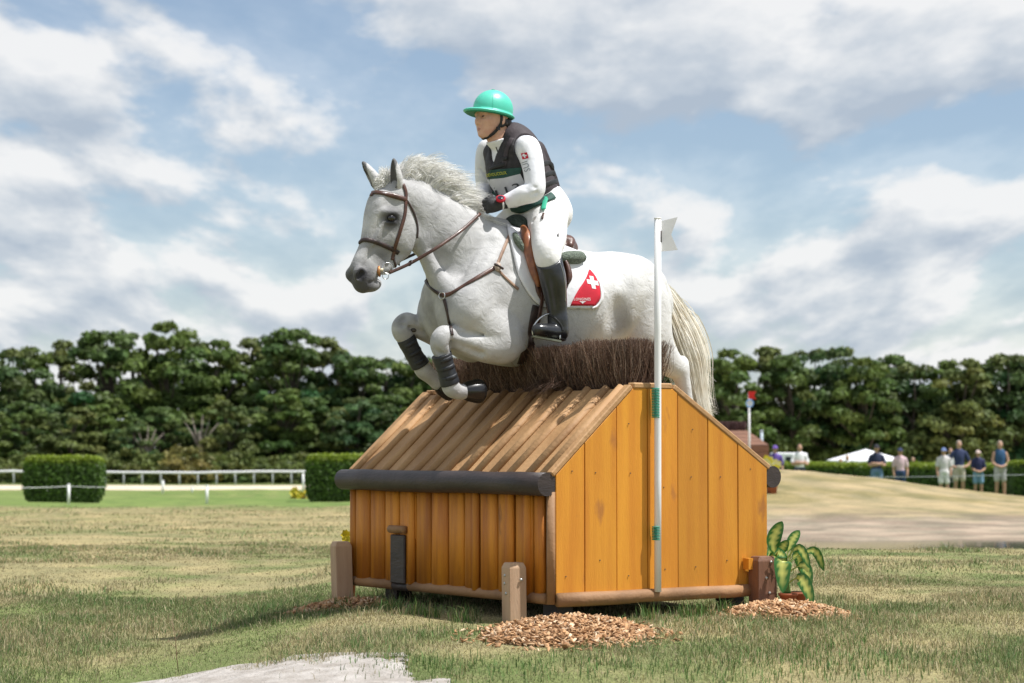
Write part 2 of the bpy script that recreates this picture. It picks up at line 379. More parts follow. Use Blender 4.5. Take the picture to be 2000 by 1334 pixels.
# ------------------------------------------------------------------ grass blades (real geometry)
def in_sand(x, y):
    q = np.stack([1000+F*x/y*1.0, HOR+F*(CH-terr(x, y))/y], -1)
    top = np.interp(q[:, 0], [180, 240, 330, 430, 560, 640, 720, 790, 815, 900], [1400, 1338, 1318, 1298, 1277, 1270, 1274, 1290, 1330, 1400])
    return (q[:, 1]-top)/18+(fbm(x*7, y*7)-.5)*2.4 > .9
def grass(n, y0, y1, h0, w0, dens_pow, seed, clump=1, tall=0):
    g = np.random.default_rng(seed); t = g.random(n)
    y = (y0**dens_pow+(y1**dens_pow-y0**dens_pow)*t)**(1/dens_pow); x = (g.random(n)*2-1)*(y*.285+.5)
    if clump > 1:
        k = n//clump; idx = np.repeat(np.arange(k), clump); y = y[idx]+g.normal(0, .03, len(idx)); x = x[idx]+g.normal(0, .03, len(idx)); n = len(x)
    # thin out on the jump's underside, the chip piles and the sand
    keep = ~in_sand(x, y) | (g.random(n) < .05)
    for (cx, cy, rx, ry) in PILES: keep &= (((x-cx)/rx)**2+((y-cy)/ry)**2 > 1.0) | (g.random(n) < .04)
    keep &= ~((x > 3.5) & (y > 19.8+.6*vnoise(x*2, y*0)))
    x, y = x[keep], y[keep]; n = len(x); z = terr(x, y)
    lush = np.clip((fbm(x*1.3+20, y*.9+7, 4)-.5)*1.9+.5, 0, 1); h = h0*(.4+1.5*np.clip(lush-.25, 0, 1))*(.5+g.random(n))*(1+tall*g.random(n)**4)
    ang = g.random(n)*2*np.pi; lean = g.normal(0, .85, n); dx, dy = np.cos(ang), np.sin(ang)
    w = w0*(.6+.8*g.random(n))*np.clip(y/10, 1, 5)
    fa = g.random(n)*np.pi; sx, sy = np.cos(fa)*w, np.sin(fa)*w*.6
    base = np.stack([x, y, z-.004], -1); off = np.stack([sx, sy, 0*sx], -1)
    midp = base+np.stack([dx*lean*h*.35, dy*lean*h*.35, h*.6], -1); tip = base+np.stack([dx*lean*h*1.0, dy*lean*h*1.0, h*np.clip(1-.25*lean**2, .3, 1)], -1)
    V = np.stack([base-off, base+off, midp+off*.7, midp-off*.7, tip], 1).reshape(-1, 3)
    i = np.arange(n)*5
    F3 = np.concatenate([np.stack([i, i+1, i+2], 1), np.stack([i, i+2, i+3], 1), np.stack([i+3, i+2, i+4], 1)])
    c = gcolor(x, y); lum = .75+.75*g.random(n); straw = g.random(n) < .28+.30*sstep(c[:, 0], .2, .3)
    c = c*lum[:, None]; c[straw] = np.array((.40, .345, .21))*(.7+.5*g.random(straw.sum()))[:, None]
    gr = (g.random(n) < .35*np.clip(lush*1.6-.5, 0, 1)); c[gr] = np.array((.10, .175, .055))*(.7+.7*g.random(gr.sum()))[:, None]
    return V, F3, np.repeat(c, 5, 0)

# ================================================================== the wooden jump
JA = math.radians(36); JN = Vector((.2206, 10.9, 0)); JU = Vector((math.cos(JA), math.sin(JA), 0)); JV = Vector((-math.sin(JA), math.cos(JA), 0))
JL, JW = 1.446, 1.94                     # along the end panel, along the front
def JW_(u, v, z): return JN+JU*u+JV*v+Vector((0, 0, z))
M_plank = mat('honey_plank', (.64, .275, .022), .55, (.54, .205, .016), 2.4, .25, 55, stretch=(7, 7, .45), detail=6)
def knots(m, col=(.27, .10, .02), sc=3.1, thr=.055, st=(2.6, 2.6, 1.0)):        # knots and dark resin flecks
    nt = m.node_tree; N = nt.nodes; L = nt.links; b = N['Principled BSDF']; src = b.inputs['Base Color'].links[0].from_socket
    oi = N.new('ShaderNodeObjectInfo'); tc = N.new('ShaderNodeTexCoord'); mp = N.new('ShaderNodeMapping'); mp.inputs['Scale'].default_value = st
    ad = N.new('ShaderNodeVectorMath'); ad.operation = 'ADD'; sc_ = N.new('ShaderNodeVectorMath'); sc_.operation = 'SCALE'; sc_.inputs['Scale'].default_value = 13
    cmb = N.new('ShaderNodeCombineXYZ'); L.new(oi.outputs['Random'], cmb.inputs[0]); L.new(oi.outputs['Random'], cmb.inputs[2]); L.new(cmb.outputs[0], sc_.inputs[0])
    L.new(tc.outputs['Object'], mp.inputs['Vector']); L.new(mp.outputs[0], ad.inputs[0]); L.new(sc_.outputs[0], ad.inputs[1])
    dn = N.new('ShaderNodeTexNoise'); dn.inputs['Scale'].default_value = 14; L.new(ad.outputs[0], dn.inputs['Vector'])
    d2 = N.new('ShaderNodeVectorMath'); d2.operation = 'MULTIPLY_ADD'; L.new(dn.outputs['Color'], d2.inputs[0]); d2.inputs[1].default_value = (.13, .13, .13); L.new(ad.outputs[0], d2.inputs[2])
    vo = N.new('ShaderNodeTexVoronoi'); vo.inputs['Scale'].default_value = sc; L.new(d2.outputs[0], vo.inputs['Vector'])
    mr = N.new('ShaderNodeMapRange'); mr.inputs[1].default_value = thr; mr.inputs[2].default_value = thr*2.4; mr.inputs[3].default_value = .75; mr.inputs[4].default_value = 0; L.new(vo.outputs['Distance'], mr.inputs[0])
    mx = N.new('ShaderNodeMix'); mx.data_type = 'RGBA'; L.new(mr.outputs[0], mx.inputs[0]); L.new(src, mx.inputs[6]); mx.inputs[7].default_value = (*col, 1)
    hs = N.new('ShaderNodeHueSaturation'); hs.inputs['Saturation'].default_value = 1
    mv = N.new('ShaderNodeMapRange'); mv.inputs[3].default_value = .86; mv.inputs[4].default_value = 1.14; L.new(oi.outputs['Random'], mv.inputs[0]); L.new(mv.outputs[0], hs.inputs['Value']); L.new(mx.outputs[2], hs.inputs['Color'])
    L.new(hs.outputs[0], b.inputs['Base Color'])
knots(M_plank, (.36, .135, .03), 2.3, .085, (2.4, 0, 1.1))
M_slat = mat('amber_slat', (.66, .25, .018), .6, (.42, .135, .012), 3, .4, 40, stretch=(6, 6, .5), detail=6); knots(M_slat, (.12, .045, .012), 2.2, .07, (0, 2.4, .9))
M_roof = mat('brown_roof_board', (.44, .26, .12), .7, (.33, .18, .075), 3, .4, 40, stretch=(1.2, 1.2, 1.2), detail=7); knots(M_roof, (.16, .085, .04), 3, .035)
M_log = mat('weathered_log', (.34, .185, .085), .7, (.22, .115, .05), 4, .4, 40, detail=6)
M_beam = mat('dark_stained_log', (.030, .022, .022), .5, (.05, .036, .034), 6, .3, 30, stretch=(1, 1, 3))
M_inner = mat('dark_inner_wood', (.03, .02, .012), .9)
M_post = mat('sawn_post', (.50, .34, .22), .75, (.42, .27, .165), 6, .3, 60, stretch=(3, 3, .4)); M_postb = mat('brown_post', (.20, .095, .055), .6, (.15, .07, .04), 6, .3, 60, stretch=(3, 3, .4))
jump = empty('cross_country_jump', JN, JA, 'wooden hut-shaped cross country jump with sloping plank roof and brush on top', 'jump')
EZ0, EZ1, TZ, U1, U2, ER = .143, .771, 1.221, .508, .773, .798       # panel foot, eaves, ridge
UV = [0]+[( ((px-1000)/F*10.9-.2206)/(math.cos(JA)-(px-1000)/F*math.sin(JA)) ) for px in (1141.5, 1204, 1264.6, 1323, 1382, 1440)]+[JL]
def roofz(u): return float(np.interp(u, [0, U1, U2, JL], [EZ1, TZ, TZ, ER]))
def plank_poly(a, b, g=.0022):
    a += g; b -= g; us = [a]+[k for k in (U1, U2) if a < k < b]+[b]
    return [(a, EZ0), (b, EZ0)]+[(u, roofz(u)-.028) for u in us[::-1]]
for end, v0, v1 in ((0, 0, .03), (1, JW, JW-.03)):
    for a, b in zip(UV[:-1], UV[1:]):
        j = random.uniform(-.0025, .0025); mb = MB(); P = plank_poly(a, b); mb.prism([(u, 0, z) for u, z in P], (0, v0+j*(1 if end == 0 else -1), 0), (0, v1, 0)); 
        if end: mb.f = [q[::-1] for q in mb.f]
        mb.build('plank', M_plank, jump, bevel=.002)
# nails in the planks
M_nail = mat('nail_head', (.12, .09, .07), .6, metal=.4)
for a, b in zip(UV[:-1], UV[1:]):
    for z in (.26, .72, 1.0):
        u = (a+b)/2+random.uniform(-.04, .04)
        if z < roofz(u)-.08:
            z += random.uniform(-.05, .05); mb = MB(); mb.tube([(u, -.002, z), (u, -.005, z)], .0034, 7); mb.build('nail', M_nail, jump)
mb = MB(); mb.prism([(.035, 0, EZ0+.01), (JL-.035, 0, EZ0+.01), (JL-.035, 0, ER-.08), (U2, 0, TZ-.06), (U1, 0, TZ-.06), (.035, 0, EZ1-.08)], (0, .035, 0), (0, JW-.035, 0)); mb.f = [q[::-1] for q in mb.f]; mb.build('core', M_inner, jump)
# trim along the gable
def halfround(mb, a, b, w, h, up, n=7, ex=1.0):
    a = Vector(a); b = Vector(b); t = (b-a).normalized(); up = Vector(up).normalized(); sd = t.cross(up).normalized()
    prof = [(math.copysign(abs(math.cos(math.pi*i/(n-1)))**(.55+.45*ex), math.cos(math.pi*i/(n-1)))*w/2, max(math.sin(math.pi*i/(n-1)), 0)**ex*h) for i in range(n)]
    V = [p+sd*x+up*y for p in (a, b) for x, y in prof]
    f = [(i, i+1, n+i+1, n+i) for i in range(n-1)]+[(n-1, 0, n, 2*n-1), tuple(range(n))[::-1], tuple(range(n, 2*n))]
    return mb.add(V, f)
SL = Vector((-(TZ-EZ1), 0, U1)).normalized(); SR = Vector((TZ-ER, 0, JL-U2)).normalized()
for v in (.022, JW-.022):
    for (ua, za, ub, zb, up) in ((-.012, EZ1-.036, U1-.002, TZ-.028, SL), (U1, TZ-.028, U2, TZ-.028, Vector((0, 0, 1))), (U2+.002, TZ-.028, JL+.012, ER-.036, SR)):
        mb = MB(); a = Vector((ua, v, za)); b = Vector((ub, v, zb)); t = (b-a).normalized(); sd = Vector((0, 1, 0))
        P = [a-sd*.027, b-sd*.027, b+sd*.027, a+sd*.027]; mb.prism(P, (0, 0, 0), up*.030); mb.build('gable_trim', M_roof, jump, bevel=.006)
# sloping roof boards with half-round battens over the joints, front and back
vb = [.05+i*(JW-.10)/13 for i in range(14)]
def px2v(px):                            # where a pixel column meets the front eave line
    k = (px-1000)/F; return (.2206-k*10.9)/(math.sin(JA)+k*math.cos(JA))
vb = sorted([px2v(p) for p in (697, 727, 757, 788, 820, 849, 880, 910, 938, 971, 1005, 1042, 1074)])
vb[0] = max(vb[0], .06); vb[-1] = min(vb[-1], JW-.06)
for side in (0, 1):
    if side == 0: e0 = Vector((-.03, 0, EZ1-.036-.026)); e1 = Vector((U1-.01, 0, TZ-.045)); up = SL
    else: e0 = Vector((JL+.03, 0, ER-.036-.026)); e1 = Vector((U2+.01, 0, TZ-.045)); up = SR
    bounds = [.05]+vb+[JW-.05]
    for a, b in zip(bounds[:-1], bounds[1:]):
        if b-a < .02: continue
        d = random.uniform(-.004, .004); mb = MB(); y0 = Vector((0, a+.003, 0)); y1 = Vector((0, b-.003, 0))
        mb.prism([e0+y0, e0+y1, e1+y1, e1+y0], up*-.004, up*(.024+d)); 
        o = mb.build('roof_board', M_roof, jump, bevel=.004)
    for k, v in enumerate(vb):
        mb = MB(); w = random.uniform(.046, .062); j = random.uniform(-.008, .008)
        a = e0+Vector((0, v+j, 0))+up*.022-(e1-e0).normalized()*random.uniform(-.004, .006); b = e1+Vector((0, v-j, 0))+up*.022
        halfround(mb, a, b, w, random.uniform(.022, .032), up, 8); mb.build('roof_batten', M_roof, jump, True)
mb = MB(); mb.box(((U1+U2)/2, JW/2, TZ-.05), (U2-U1-.03, JW-.12, .03)); mb.build('ridge_board', M_roof, jump)
# dark round beams under the eaves
for u, z, nm in ((-.048, .700, 0), (JL+.048, .725, 1)):
    mb = MB(); pts = [(u+random.uniform(-.002, .002), v, z+random.uniform(-.003, .003)) for v in np.linspace(.004, JW+.035, 9)]
    mb.tube(pts, [random.uniform(.058, .061) for _ in pts], 18); o = mb.build('eave_beam', M_beam, jump, True)
    for p in o.data.polygons:
        if len(p.vertices) > 6: p.use_smooth = False
# front slats: rounded vertical half-logs
fb = sorted([px2v(p) for p in (690, 702, 730, 759, 787, 820, 849, 882, 913.5, 945, 979.6, 1013, 1047.6, 1068)])
def slat_run(bounds, u, sgn, zt):
    for a, b in zip(bounds[:-1], bounds[1:]):
        w = b-a; mb = MB(); z0 = EZ0-.004+random.uniform(-.012, .008); h = min(.045, .012+w*.30)*random.uniform(.85, 1.15)
        P = [(u, (a+b)/2+random.uniform(-.003, .003), z0), (u, (a+b)/2+random.uniform(-.003, .003), zt)]
        halfround(mb, P[0], P[1], w-.006, h*.8, (sgn, 0, 0), 9, .5)
        mb.build('slat', M_slat, jump, True)
slat_run(fb, .0, -1, .655)
for pa, pb in ((807, 820), (932, 945), (996, 1013), (1033, 1047)):     # narrow round poles laid over the joints
    a, b = sorted((px2v(pa), px2v(pb))); mb = MB(); halfround(mb, (-.02, (a+b)/2, EZ0-.012), (-.02, (a+b)/2+random.uniform(-.006, .006), .655), (b-a)*.9, .03, (-1, 0, 0), 8); mb.build('slat', M_slat, jump, True)
slat_run([.03+i*(JW-.06)/14 for i in range(15)], JL, 1, .68)
mb = MB(); halfround(mb, (-.002, .024, EZ0-.05), (-.002, .024, .66), .048, .034, (-1, 0, 0), 8); mb.build('corner_log', M_log, jump, True)
mb = MB(); halfround(mb, (.002, JW-.018, EZ0-.04), (.002, JW-.018, .66), .036, .03, (-1, 0, 0), 8); mb.build('corner_log', M_log, jump, True)
# foot rails, little dark door with its lintel
vd0, vd1 = px2v(806), px2v(779)
for a, b in ((.05, vd0-.01), (vd1+.01, JW-.02)):
    mb = MB(); mb.tube([(-.018, v, EZ0-.024) for v in np.linspace(a, b, 6)], .028, 12); mb.build('foot_rail', M_log, jump, True)
mb = MB(); mb.tube([(-.018, v, EZ0-.03) for v in (vd0-.008, vd1+.008)], .026, 12); mb.build('foot_rail', M_beam, jump, True)
mb = MB(); mb.tube([(JL+.018, v, EZ0-.024) for v in np.linspace(.05, JW-.05, 6)], .028, 12); mb.build('foot_rail', M_log, jump, True)
mb = MB(); mb.box((-.047, (vd0+vd1)/2, .265), (.02, vd1-vd0, .27)); mb.build('door_board', M_beam, jump, bevel=.006)
mb = MB(); mb.tube([(-.052, vd0-.006, .43), (-.052, vd1+.006, .43)], .022, 10); mb.build('door_lintel', M_log, jump, True)
mb = MB(); pts = [(u, -.012, EZ0-.028+random.uniform(-.002, .002)) for u in np.linspace(.004, 1.335, 8)]; mb.tube(pts, [.036, .037, .036, .034, .035, .034, .034, .033], 14); mb.build('end_rail', M_log, jump, True)
for u, v in ((.12, .14), (.12, JW-.30), (JL-.15, .14), (JL-.15, JW-.3)):
    mb = MB(); mb.box((u, v, .0), (.10, .12, .26)); mb.build('skid', M_beam, jump)
# brush packed along the ridge: thousands of cut twigs
def brush(n, seed):
    g = np.random.default_rng(seed); v = g.uniform(.10, JW-.12, n); u = g.uniform(U1+.01, U2-.01, n)
    su = (u-(U1+U2)/2)/((U2-U1)/2); h = np.interp(v, [.1, .45, .8, 1.2, 1.85], [.262, .262, .235, .20, .20])*(1-.05*su**2)+g.normal(0, .007, n)+(vnoise(v*9, u*9)-.5)*.03; sh = g.random(n) < .3; h[sh] *= g.uniform(.45, .95, sh.sum())
    tu = u+su*.075+g.normal(0, .02, n)+(vnoise(v*7+3, u*7)-.5)*.05; tv = v+g.normal(0, .024, n)+(vnoise(v*6+30, u*6)-.5)*.06-np.interp(v, [.1, .3, 1.9], [.018, 0, 0])
    wild = g.random(n) < .07; tu[wild] += g.normal(0, .06, wild.sum()); tv[wild] += g.normal(0, .06, wild.sum())
    return np.stack([u, v, np.full(n, TZ-.05)], -1), np.stack([tu, tv, TZ-.028+h], -1)
def twig_mesh(name, A, B, r, cols, bend=.012, seed=5):
    g = np.random.default_rng(seed); n = len(A); Mi = (A+B)/2+g.normal(0, bend, (n, 3)); V = []
    for P, rr in ((A, 1.0), (Mi, .9), (B, .55)):
        for k in range(3):
            a = k*2.094; V.append(P+np.stack([np.cos(a)*r*rr, np.sin(a)*r*rr, 0*r], -1))
    V = np.stack(V, 1).reshape(-1, 3); i = np.arange(n)*9; Fq = []
    for s_ in (0, 3):
        for k in range(3): Fq.append(np.stack([i+s_+k, i+s_+(k+1) % 3, i+s_+3+(k+1) % 3, i+s_+3+k], 1))
    return mesh(name, V, np.concatenate(Fq), np.repeat(cols, 9, 0))
A, B = brush(17000, 21); g = np.random.default_rng(4)
# twigs knocked forward over the boards
n = 260; v = np.clip(g.normal(.66, .10, n), .45, .95); A2 = np.stack([np.full(n, U1+.03), v, np.full(n, TZ+.0)], -1); l = g.uniform(.08, .26, n)
B2 = A2+np.stack([-l*.80, g.normal(0, .035, n), -l*.42+g.normal(.012, .014, n)], -1)+np.array((0, .0, .055)); A2[:, 2] += .015
A = np.concatenate([A, A2]); B = np.concatenate([B, B2]); r = g.uniform(.0008, .0021, len(A))
cols = np.array((.15, .085, .055))*(.45+g.random(len(A)))[:, None]; lt = g.random(len(A)) < .22; cols[lt] = np.array((.33, .23, .17))*(.7+.5*g.random(lt.sum()))[:, None]
M_twig = mat('dry_twig', (1, 1, 1), .85, use_attr=True)
bo = obj('brush', twig_mesh('brush', A, B, r, cols, .022), M_twig, jump); bo['kind'] = 'stuff'
# ------------------------------------------------------------------ anchoring posts
def anchor(name, label, base, size, h, rot, m_, bolts=(), lean=(0, 0), block=False):
    e = empty(name, base, rot, label, 'post', 'posts that anchor the jump'); mb = MB(); w, d = size
    k = .025; P = []
    prof = [(-w/2, -d/2), (w/2, -d/2), (w/2, d/2), (-w/2, d/2)]
    V = [(x, y, -.12) for x, y in prof]+[(x+lean[0], y+lean[1], h-k) for x, y in prof]+[(x*.78+lean[0], y*.78+lean[1], h) for x, y in prof]
    f = [(3, 2, 1, 0), (8, 9, 10, 11)]+[(a+i, a+(i+1) % 4, a+4+(i+1) % 4, a+4+i) for a in (0, 4) for i in range(4)]
    mb.add(V, f); o = mb.build('post', m_, e, bevel=.003)
    for (x, y, z, nx, ny) in bolts:
        q = MB(); q.tube([(x, y, z), (x+nx*.006, y+ny*.006, z)], [.009, .007], 8); q.build('bolt', M_steelb, e, True)
    return e
M_steelb = mat('galvanised_bolt', (.5, .5, .48), .4, metal=.7)
b = JW_(-.135, .165, 0); b.z = TXY(b.x, b.y); anchor('anchor_post', 'pale sawn post at the near corner of the jump, standing in wood chips', b, (.095, .095), .305, math.radians(26), M_post, [(-.0495, .01, .24, -1, 0), (-.0495, -.005, .15, -1, 0), (-.0495, .012, .2, -1, 0), (.01, -.0495, .22, 0, -1)], (-.004, .004))
b = JW_(-.09, JW-.045, 0); b.z = TXY(b.x, b.y); anchor('anchor_post', 'pale sawn post at the left far corner of the jump', b, (.10, .095), .365-b.z*.0, math.radians(24), M_post, [(-.052, .01, .22, -1, 0)], (-.012, .012))
b = JW_(JL-.10, -.07, 0); b.z = TXY(b.x, b.y); p3 = anchor('anchor_post', 'dark brown bolted post at the right corner beside the potted plant', b, (.125, .09), .30-b.z, JA-.08, M_postb, [(.02, -.047, .265, 0, -1), (-.012, -.047, .18, 0, -1), (.008, -.047, .10, 0, -1)])
mb = MB(); mb.box((-.075, .03, .255), (.03, .05, .06)); mb.build('spacer_block', M_plank, p3)
mb = MB(); mb.box((.01, -.049, .0), (.08, .006, .06)); mb.build('metal_shoe', mat('shoe_steel', (.12, .12, .13), .5, metal=.6), p3)
# ------------------------------------------------------------------ white flag pole in front of the end panel
fp = empty('flag_pole', JW_(.632, -.045, 0), JA, 'slim white plastic pole with white swallow-tailed flag before the end panel', 'flag pole')
M_pvc = mat('white_pvc', (.82, .82, .82), .35, (.78, .78, .78), 5); pt_ = Vector((.008, .0, 2.085)); pb_ = Vector((.0, 0, .135))
mb = MB(); mb.tube([pb_, pb_.lerp(pt_, .3), pb_.lerp(pt_, .7), pt_], .0185, 20); o = mb.build('pole', M_pvc, fp, True)
mb = MB(); mb.tube([pt_-Vector((0, 0, .004)), pt_+Vector((0, 0, .004))], .0195, 20); mb.build('pole_cap', M_pvc, fp, True)
# swallow-tailed flag, slightly bowed
fl_ = [(0, 0), (.105, .026), (.068, -.068), (.105, -.148), (.0, -.16)]
def flagpts(side): return [Vector((.018+x*.9, side*.0012-x*.35, 2.07+z)) for x, z in fl_]
mb = MB(); a = flagpts(-1); b_2 = flagpts(1); n = len(a); mb.add(a+b_2, [(0, 1, 2), (0, 2, 4), (2, 3, 4), (n+2, n+1, n), (n+4, n+2, n), (n+4, n+3, n+2)]+[(i, n+i, n+(i+1) % n, (i+1) % n) for i in range(n)]); mb.build('flag', mat('flag_plastic', (.72, .72, .73), .5, trans=.25), fp)
mb = MB(); mb.tube([(.012, -.004, 2.02), (.012, -.004, 1.96)], [.015, .015], 8); mb.build('flag_clip', M_beam, fp, True)
M_cord = mat('green_cord', (.01, .26, .17), .6)
for z0, z1, nn in ((1.042, 1.19, 19), (.405, .47, 9)):      # cord bindings
    for k in range(nn):
        z = z0+(z1-z0)*k/(nn-1); mb = MB(); ring = [(.0225*math.cos(a)-.004, .021*math.sin(a)+.004, z+.0015*math.sin(a*.5)) for a in np.linspace(0, 2*math.pi, 13)]
        mb.tube(ring, .0032, 5, cap=False); mb.build('cord_turn', M_cord, fp, True)
# ------------------------------------------------------------------ wood chips
CH1 = gpt(1090, 1262); CH2 = gpt(1512, 1222); CH3 = gpt(672, 1205)
b1 = JW_(-.18, .02, 0); b2 = JW_(JL+.02, -.24, 0); b3 = JW_(-.12, JW-.02, 0)
PILES = [(.265, 10.38, .42, .42), (1.44, 11.32, .33, .32), (-.98, 12.12, .30, .22)]
def chips(pile, n, hgt, seed, label):
    cx, cy, rx, ry = pile; g = np.random.default_rng(seed); e = np.sqrt(g.random(n)); a = g.random(n)*2*np.pi; out = g.random(n) < .10; e[out] *= 1.35
    x = cx+np.cos(a)*rx*e; y = cy+np.sin(a)*ry*e; t = np.clip(1-e**2, 0, 1); z = terr(x, y)+hgt*t+g.random(n)*.012
    L = g.uniform(.008, .027, n); W_ = L*g.uniform(.22, .55, n); T = g.uniform(.0010, .0026, n)
    al = g.random(n)*2*np.pi; ti = g.normal(0, .45, n); ro = g.normal(0, .45, n)
    ax = np.stack([np.cos(al)*np.cos(ti), np.sin(al)*np.cos(ti), np.sin(ti)], -1); up0 = np.stack([g.normal(0, .4, n), g.normal(0, .4, n), np.ones(n)], -1)
    sd = np.cross(up0, ax); sd /= np.linalg.norm(sd, axis=1)[:, None]; up = np.cross(ax, sd); c = np.stack([x, y, z], -1)
    V = np.stack([c+ax*(L*i)[:, None]+sd*(W_*j*(1-.25*(i > 0)))[:, None]+up*(T*k)[:, None] for k in (-1, 1) for j, i in ((-1, -1), (1, -1), (1, 1), (-1, 1))], 1).reshape(-1, 3)
    q = np.array([(0, 3, 2, 1), (4, 5, 6, 7), (0, 1, 5, 4), (1, 2, 6, 5), (2, 3, 7, 6), (3, 0, 4, 7)]); Fq = (np.arange(n)[:, None, None]*8+q[None]).reshape(-1, 4)
    pal = np.array([(.44, .25, .12), (.36, .19, .085), (.52, .33, .18), (.27, .14, .065), (.60, .45, .30)]); c = pal[g.choice(5, n, p=[.30, .24, .24, .13, .09])]*(.75+.5*g.random(n))[:, None]
    # heap core
    r = np.linspace(0, 1, 10); th = np.linspace(0, 2*np.pi, 33)[:-1]; R, TH = np.meshgrid(r, th, indexing='ij'); hx = cx+np.cos(TH)*rx*R; hy = cy+np.sin(TH)*ry*R; hz = terr(hx, hy)+hgt*(1-R**2)-.004-.02*(R > .95)
    hv = np.stack([hx, hy, hz], -1).reshape(-1, 3); i = np.arange(320).reshape(10, 32); hf = np.stack([i[:-1], i[1:], np.roll(i[1:], -1, 1), np.roll(i[:-1], -1, 1)], -1).reshape(-1, 4)
    V = np.concatenate([V, hv]); Fq = np.concatenate([Fq, hf+n*8]); C_ = np.concatenate([np.repeat(c, 8, 0), np.tile((.22, .12, .06), (320, 1))])
    tag(obj('woodchip_pile', mesh('woodchip_pile', V, Fq, C_), M_chip), label, 'wood chips', None, 'stuff')
M_chip = mat('wood_chip', (1, 1, 1), .85, use_attr=True)
chips(PILES[0], 3600, .085, 1, 'heap of tan wood chips at the near corner post of the jump')
chips(PILES[1], 2600, .060, 2, 'heap of tan wood chips under the potted plant on the right')
chips(PILES[2], 1300, .035, 3, 'small spill of wood chips round the left far post')
# grass last, so it leaves the heaps free
parts = [grass(340000, 7.3, 15, .024, .0017, 1.0, 31), grass(145000, 13, 27, .026, .0022, 1.0, 32), grass(60000, 24, 62, .030, .0022, 1.0, 34), grass(30000, 7.3, 13, .048, .0017, 1.0, 33, clump=14, tall=.5), grass(12000, 12, 24, .05, .002, 1.0, 35, clump=12, tall=.5)]
# longer unmown tufts round the jump's foot
def tufts(seed, spots, h):
    g = np.random.default_rng(seed); xs = []; ys = []
    for cx, cy, r, n in spots: xs.append(cx+g.normal(0, r, n)); ys.append(cy+g.normal(0, r*.9, n))
    x = np.concatenate(xs); y = np.concatenate(ys); n = len(x); z = terr(x, y); hh = h*(.5+g.random(n)); a = g.random(n)*2*np.pi; le = np.abs(g.normal(.35, .25, n)); dx, dy = np.cos(a)*le, np.sin(a)*le
    off = np.stack([np.cos(a+1.57)*.0022, np.sin(a+1.57)*.0022, 0*a], -1); base = np.stack([x, y, z-.004], -1)
    mid = base+np.stack([dx*hh*.4, dy*hh*.4, hh*.62], -1); tip = base+np.stack([dx*hh*1.1, dy*hh*1.1, hh*np.clip(1-.4*le, .3, 1)], -1)
    V = np.stack([base-off, base+off, mid+off*.7, mid-off*.7, tip], 1).reshape(-1, 3); i = np.arange(n)*5
    F3 = np.concatenate([np.stack([i, i+1, i+2], 1), np.stack([i, i+2, i+3], 1), np.stack([i+3, i+2, i+4], 1)])
    c = np.array((.088, .16, .042))*(.6+.9*g.random(n))[:, None]; s_ = g.random(n) < .15; c[s_] = (.34, .30, .14); return V, F3, np.repeat(c, 5, 0)
sp = []; sp2 = []
for t in (.12, .2, .34, .42, .6, .66, .9):
    p = JW_(-.24, .2+t*1.6, 0); sp.append((p.x+random.uniform(-.05, .05), p.y-.1, .035, 45))
for t in (.34, .5, .56, .62, .7):
    p = JW_(JL*t, -.14, 0); sp.append((p.x, p.y-.05, .03, 48))
for px, py in ((1190,1300),(1480,1290),(1560,1275),(1650,1262),(1730,1300),(1850,1290),(1620,1310),(905,1240),(820,1300),(960,1315),(1330,1215),(1420,1325)):
    p = gpt(px, py); sp2.append((p.x, p.y, .20, 260))
parts.append(tufts(9, sp, .085)); parts.append(tufts(10, sp2, .042))
nv = 0; VV = []; FF = []; CC = []
for V, F3, c in parts: VV.append(V); FF.append(F3+nv); CC.append(c); nv += len(V)
M_grass = mat('grass_blade', (1, 1, 1), .7, use_attr=True, spec=.25, trans=.25)
tag(obj('grass', mesh('grass', np.concatenate(VV), np.concatenate(FF), np.concatenate(CC)), M_grass), 'short sun-dried green and straw coloured turf round the jump', 'grass', None, 'stuff')

# ================================================================== background: trees, hedges, rails, people
def copy_tree(o, parent=None):
    c = o.copy(); COL.objects.link(c); c.parent = parent
    for ch in list(o.children): copy_tree(ch, c)
    return c
ORD = ['first','second','third','fourth','fifth','sixth','seventh','eighth','ninth','tenth','eleventh','twelfth','thirteenth','fourteenth','fifteenth','sixteenth','seventeenth','eighteenth','nineteenth','twentieth','twenty-first','twenty-second','twenty-third','twenty-fourth','twenty-fifth','twenty-sixth','twenty-seventh','twenty-eighth','twenty-ninth','thirtieth','thirty-first','thirty-second','thirty-third','thirty-fourth','thirty-fifth','thirty-sixth']
M_leaf = mat('tree_leaf', (1, 1, 1), .6, use_attr=True, spec=.3, trans=.3); M_bark = mat('bark', (.10, .08, .06), .9, (.06, .05, .04), 4, .6, 8, stretch=(2, 2, .4))
def leaf_cloud(g, P, N_, size, cols):     # one bent quad per leaf spray
    n = len(P); N_ = N_+g.normal(0, .55, (n, 3)); N_ /= np.linalg.norm(N_, axis=1)[:, None]
    t = np.cross(N_, g.normal(0, 1, (n, 3))); t /= np.linalg.norm(t, axis=1)[:, None]; b = np.cross(N_, t); s_ = size[:, None]
    V = np.stack([P-t*s_, P-b*s_*.55+N_*s_*.12, P+t*s_, P+b*s_*.55+N_*s_*.12], 1).reshape(-1, 3); return V, np.arange(n*4).reshape(n, 4), np.repeat(cols, 4, 0)
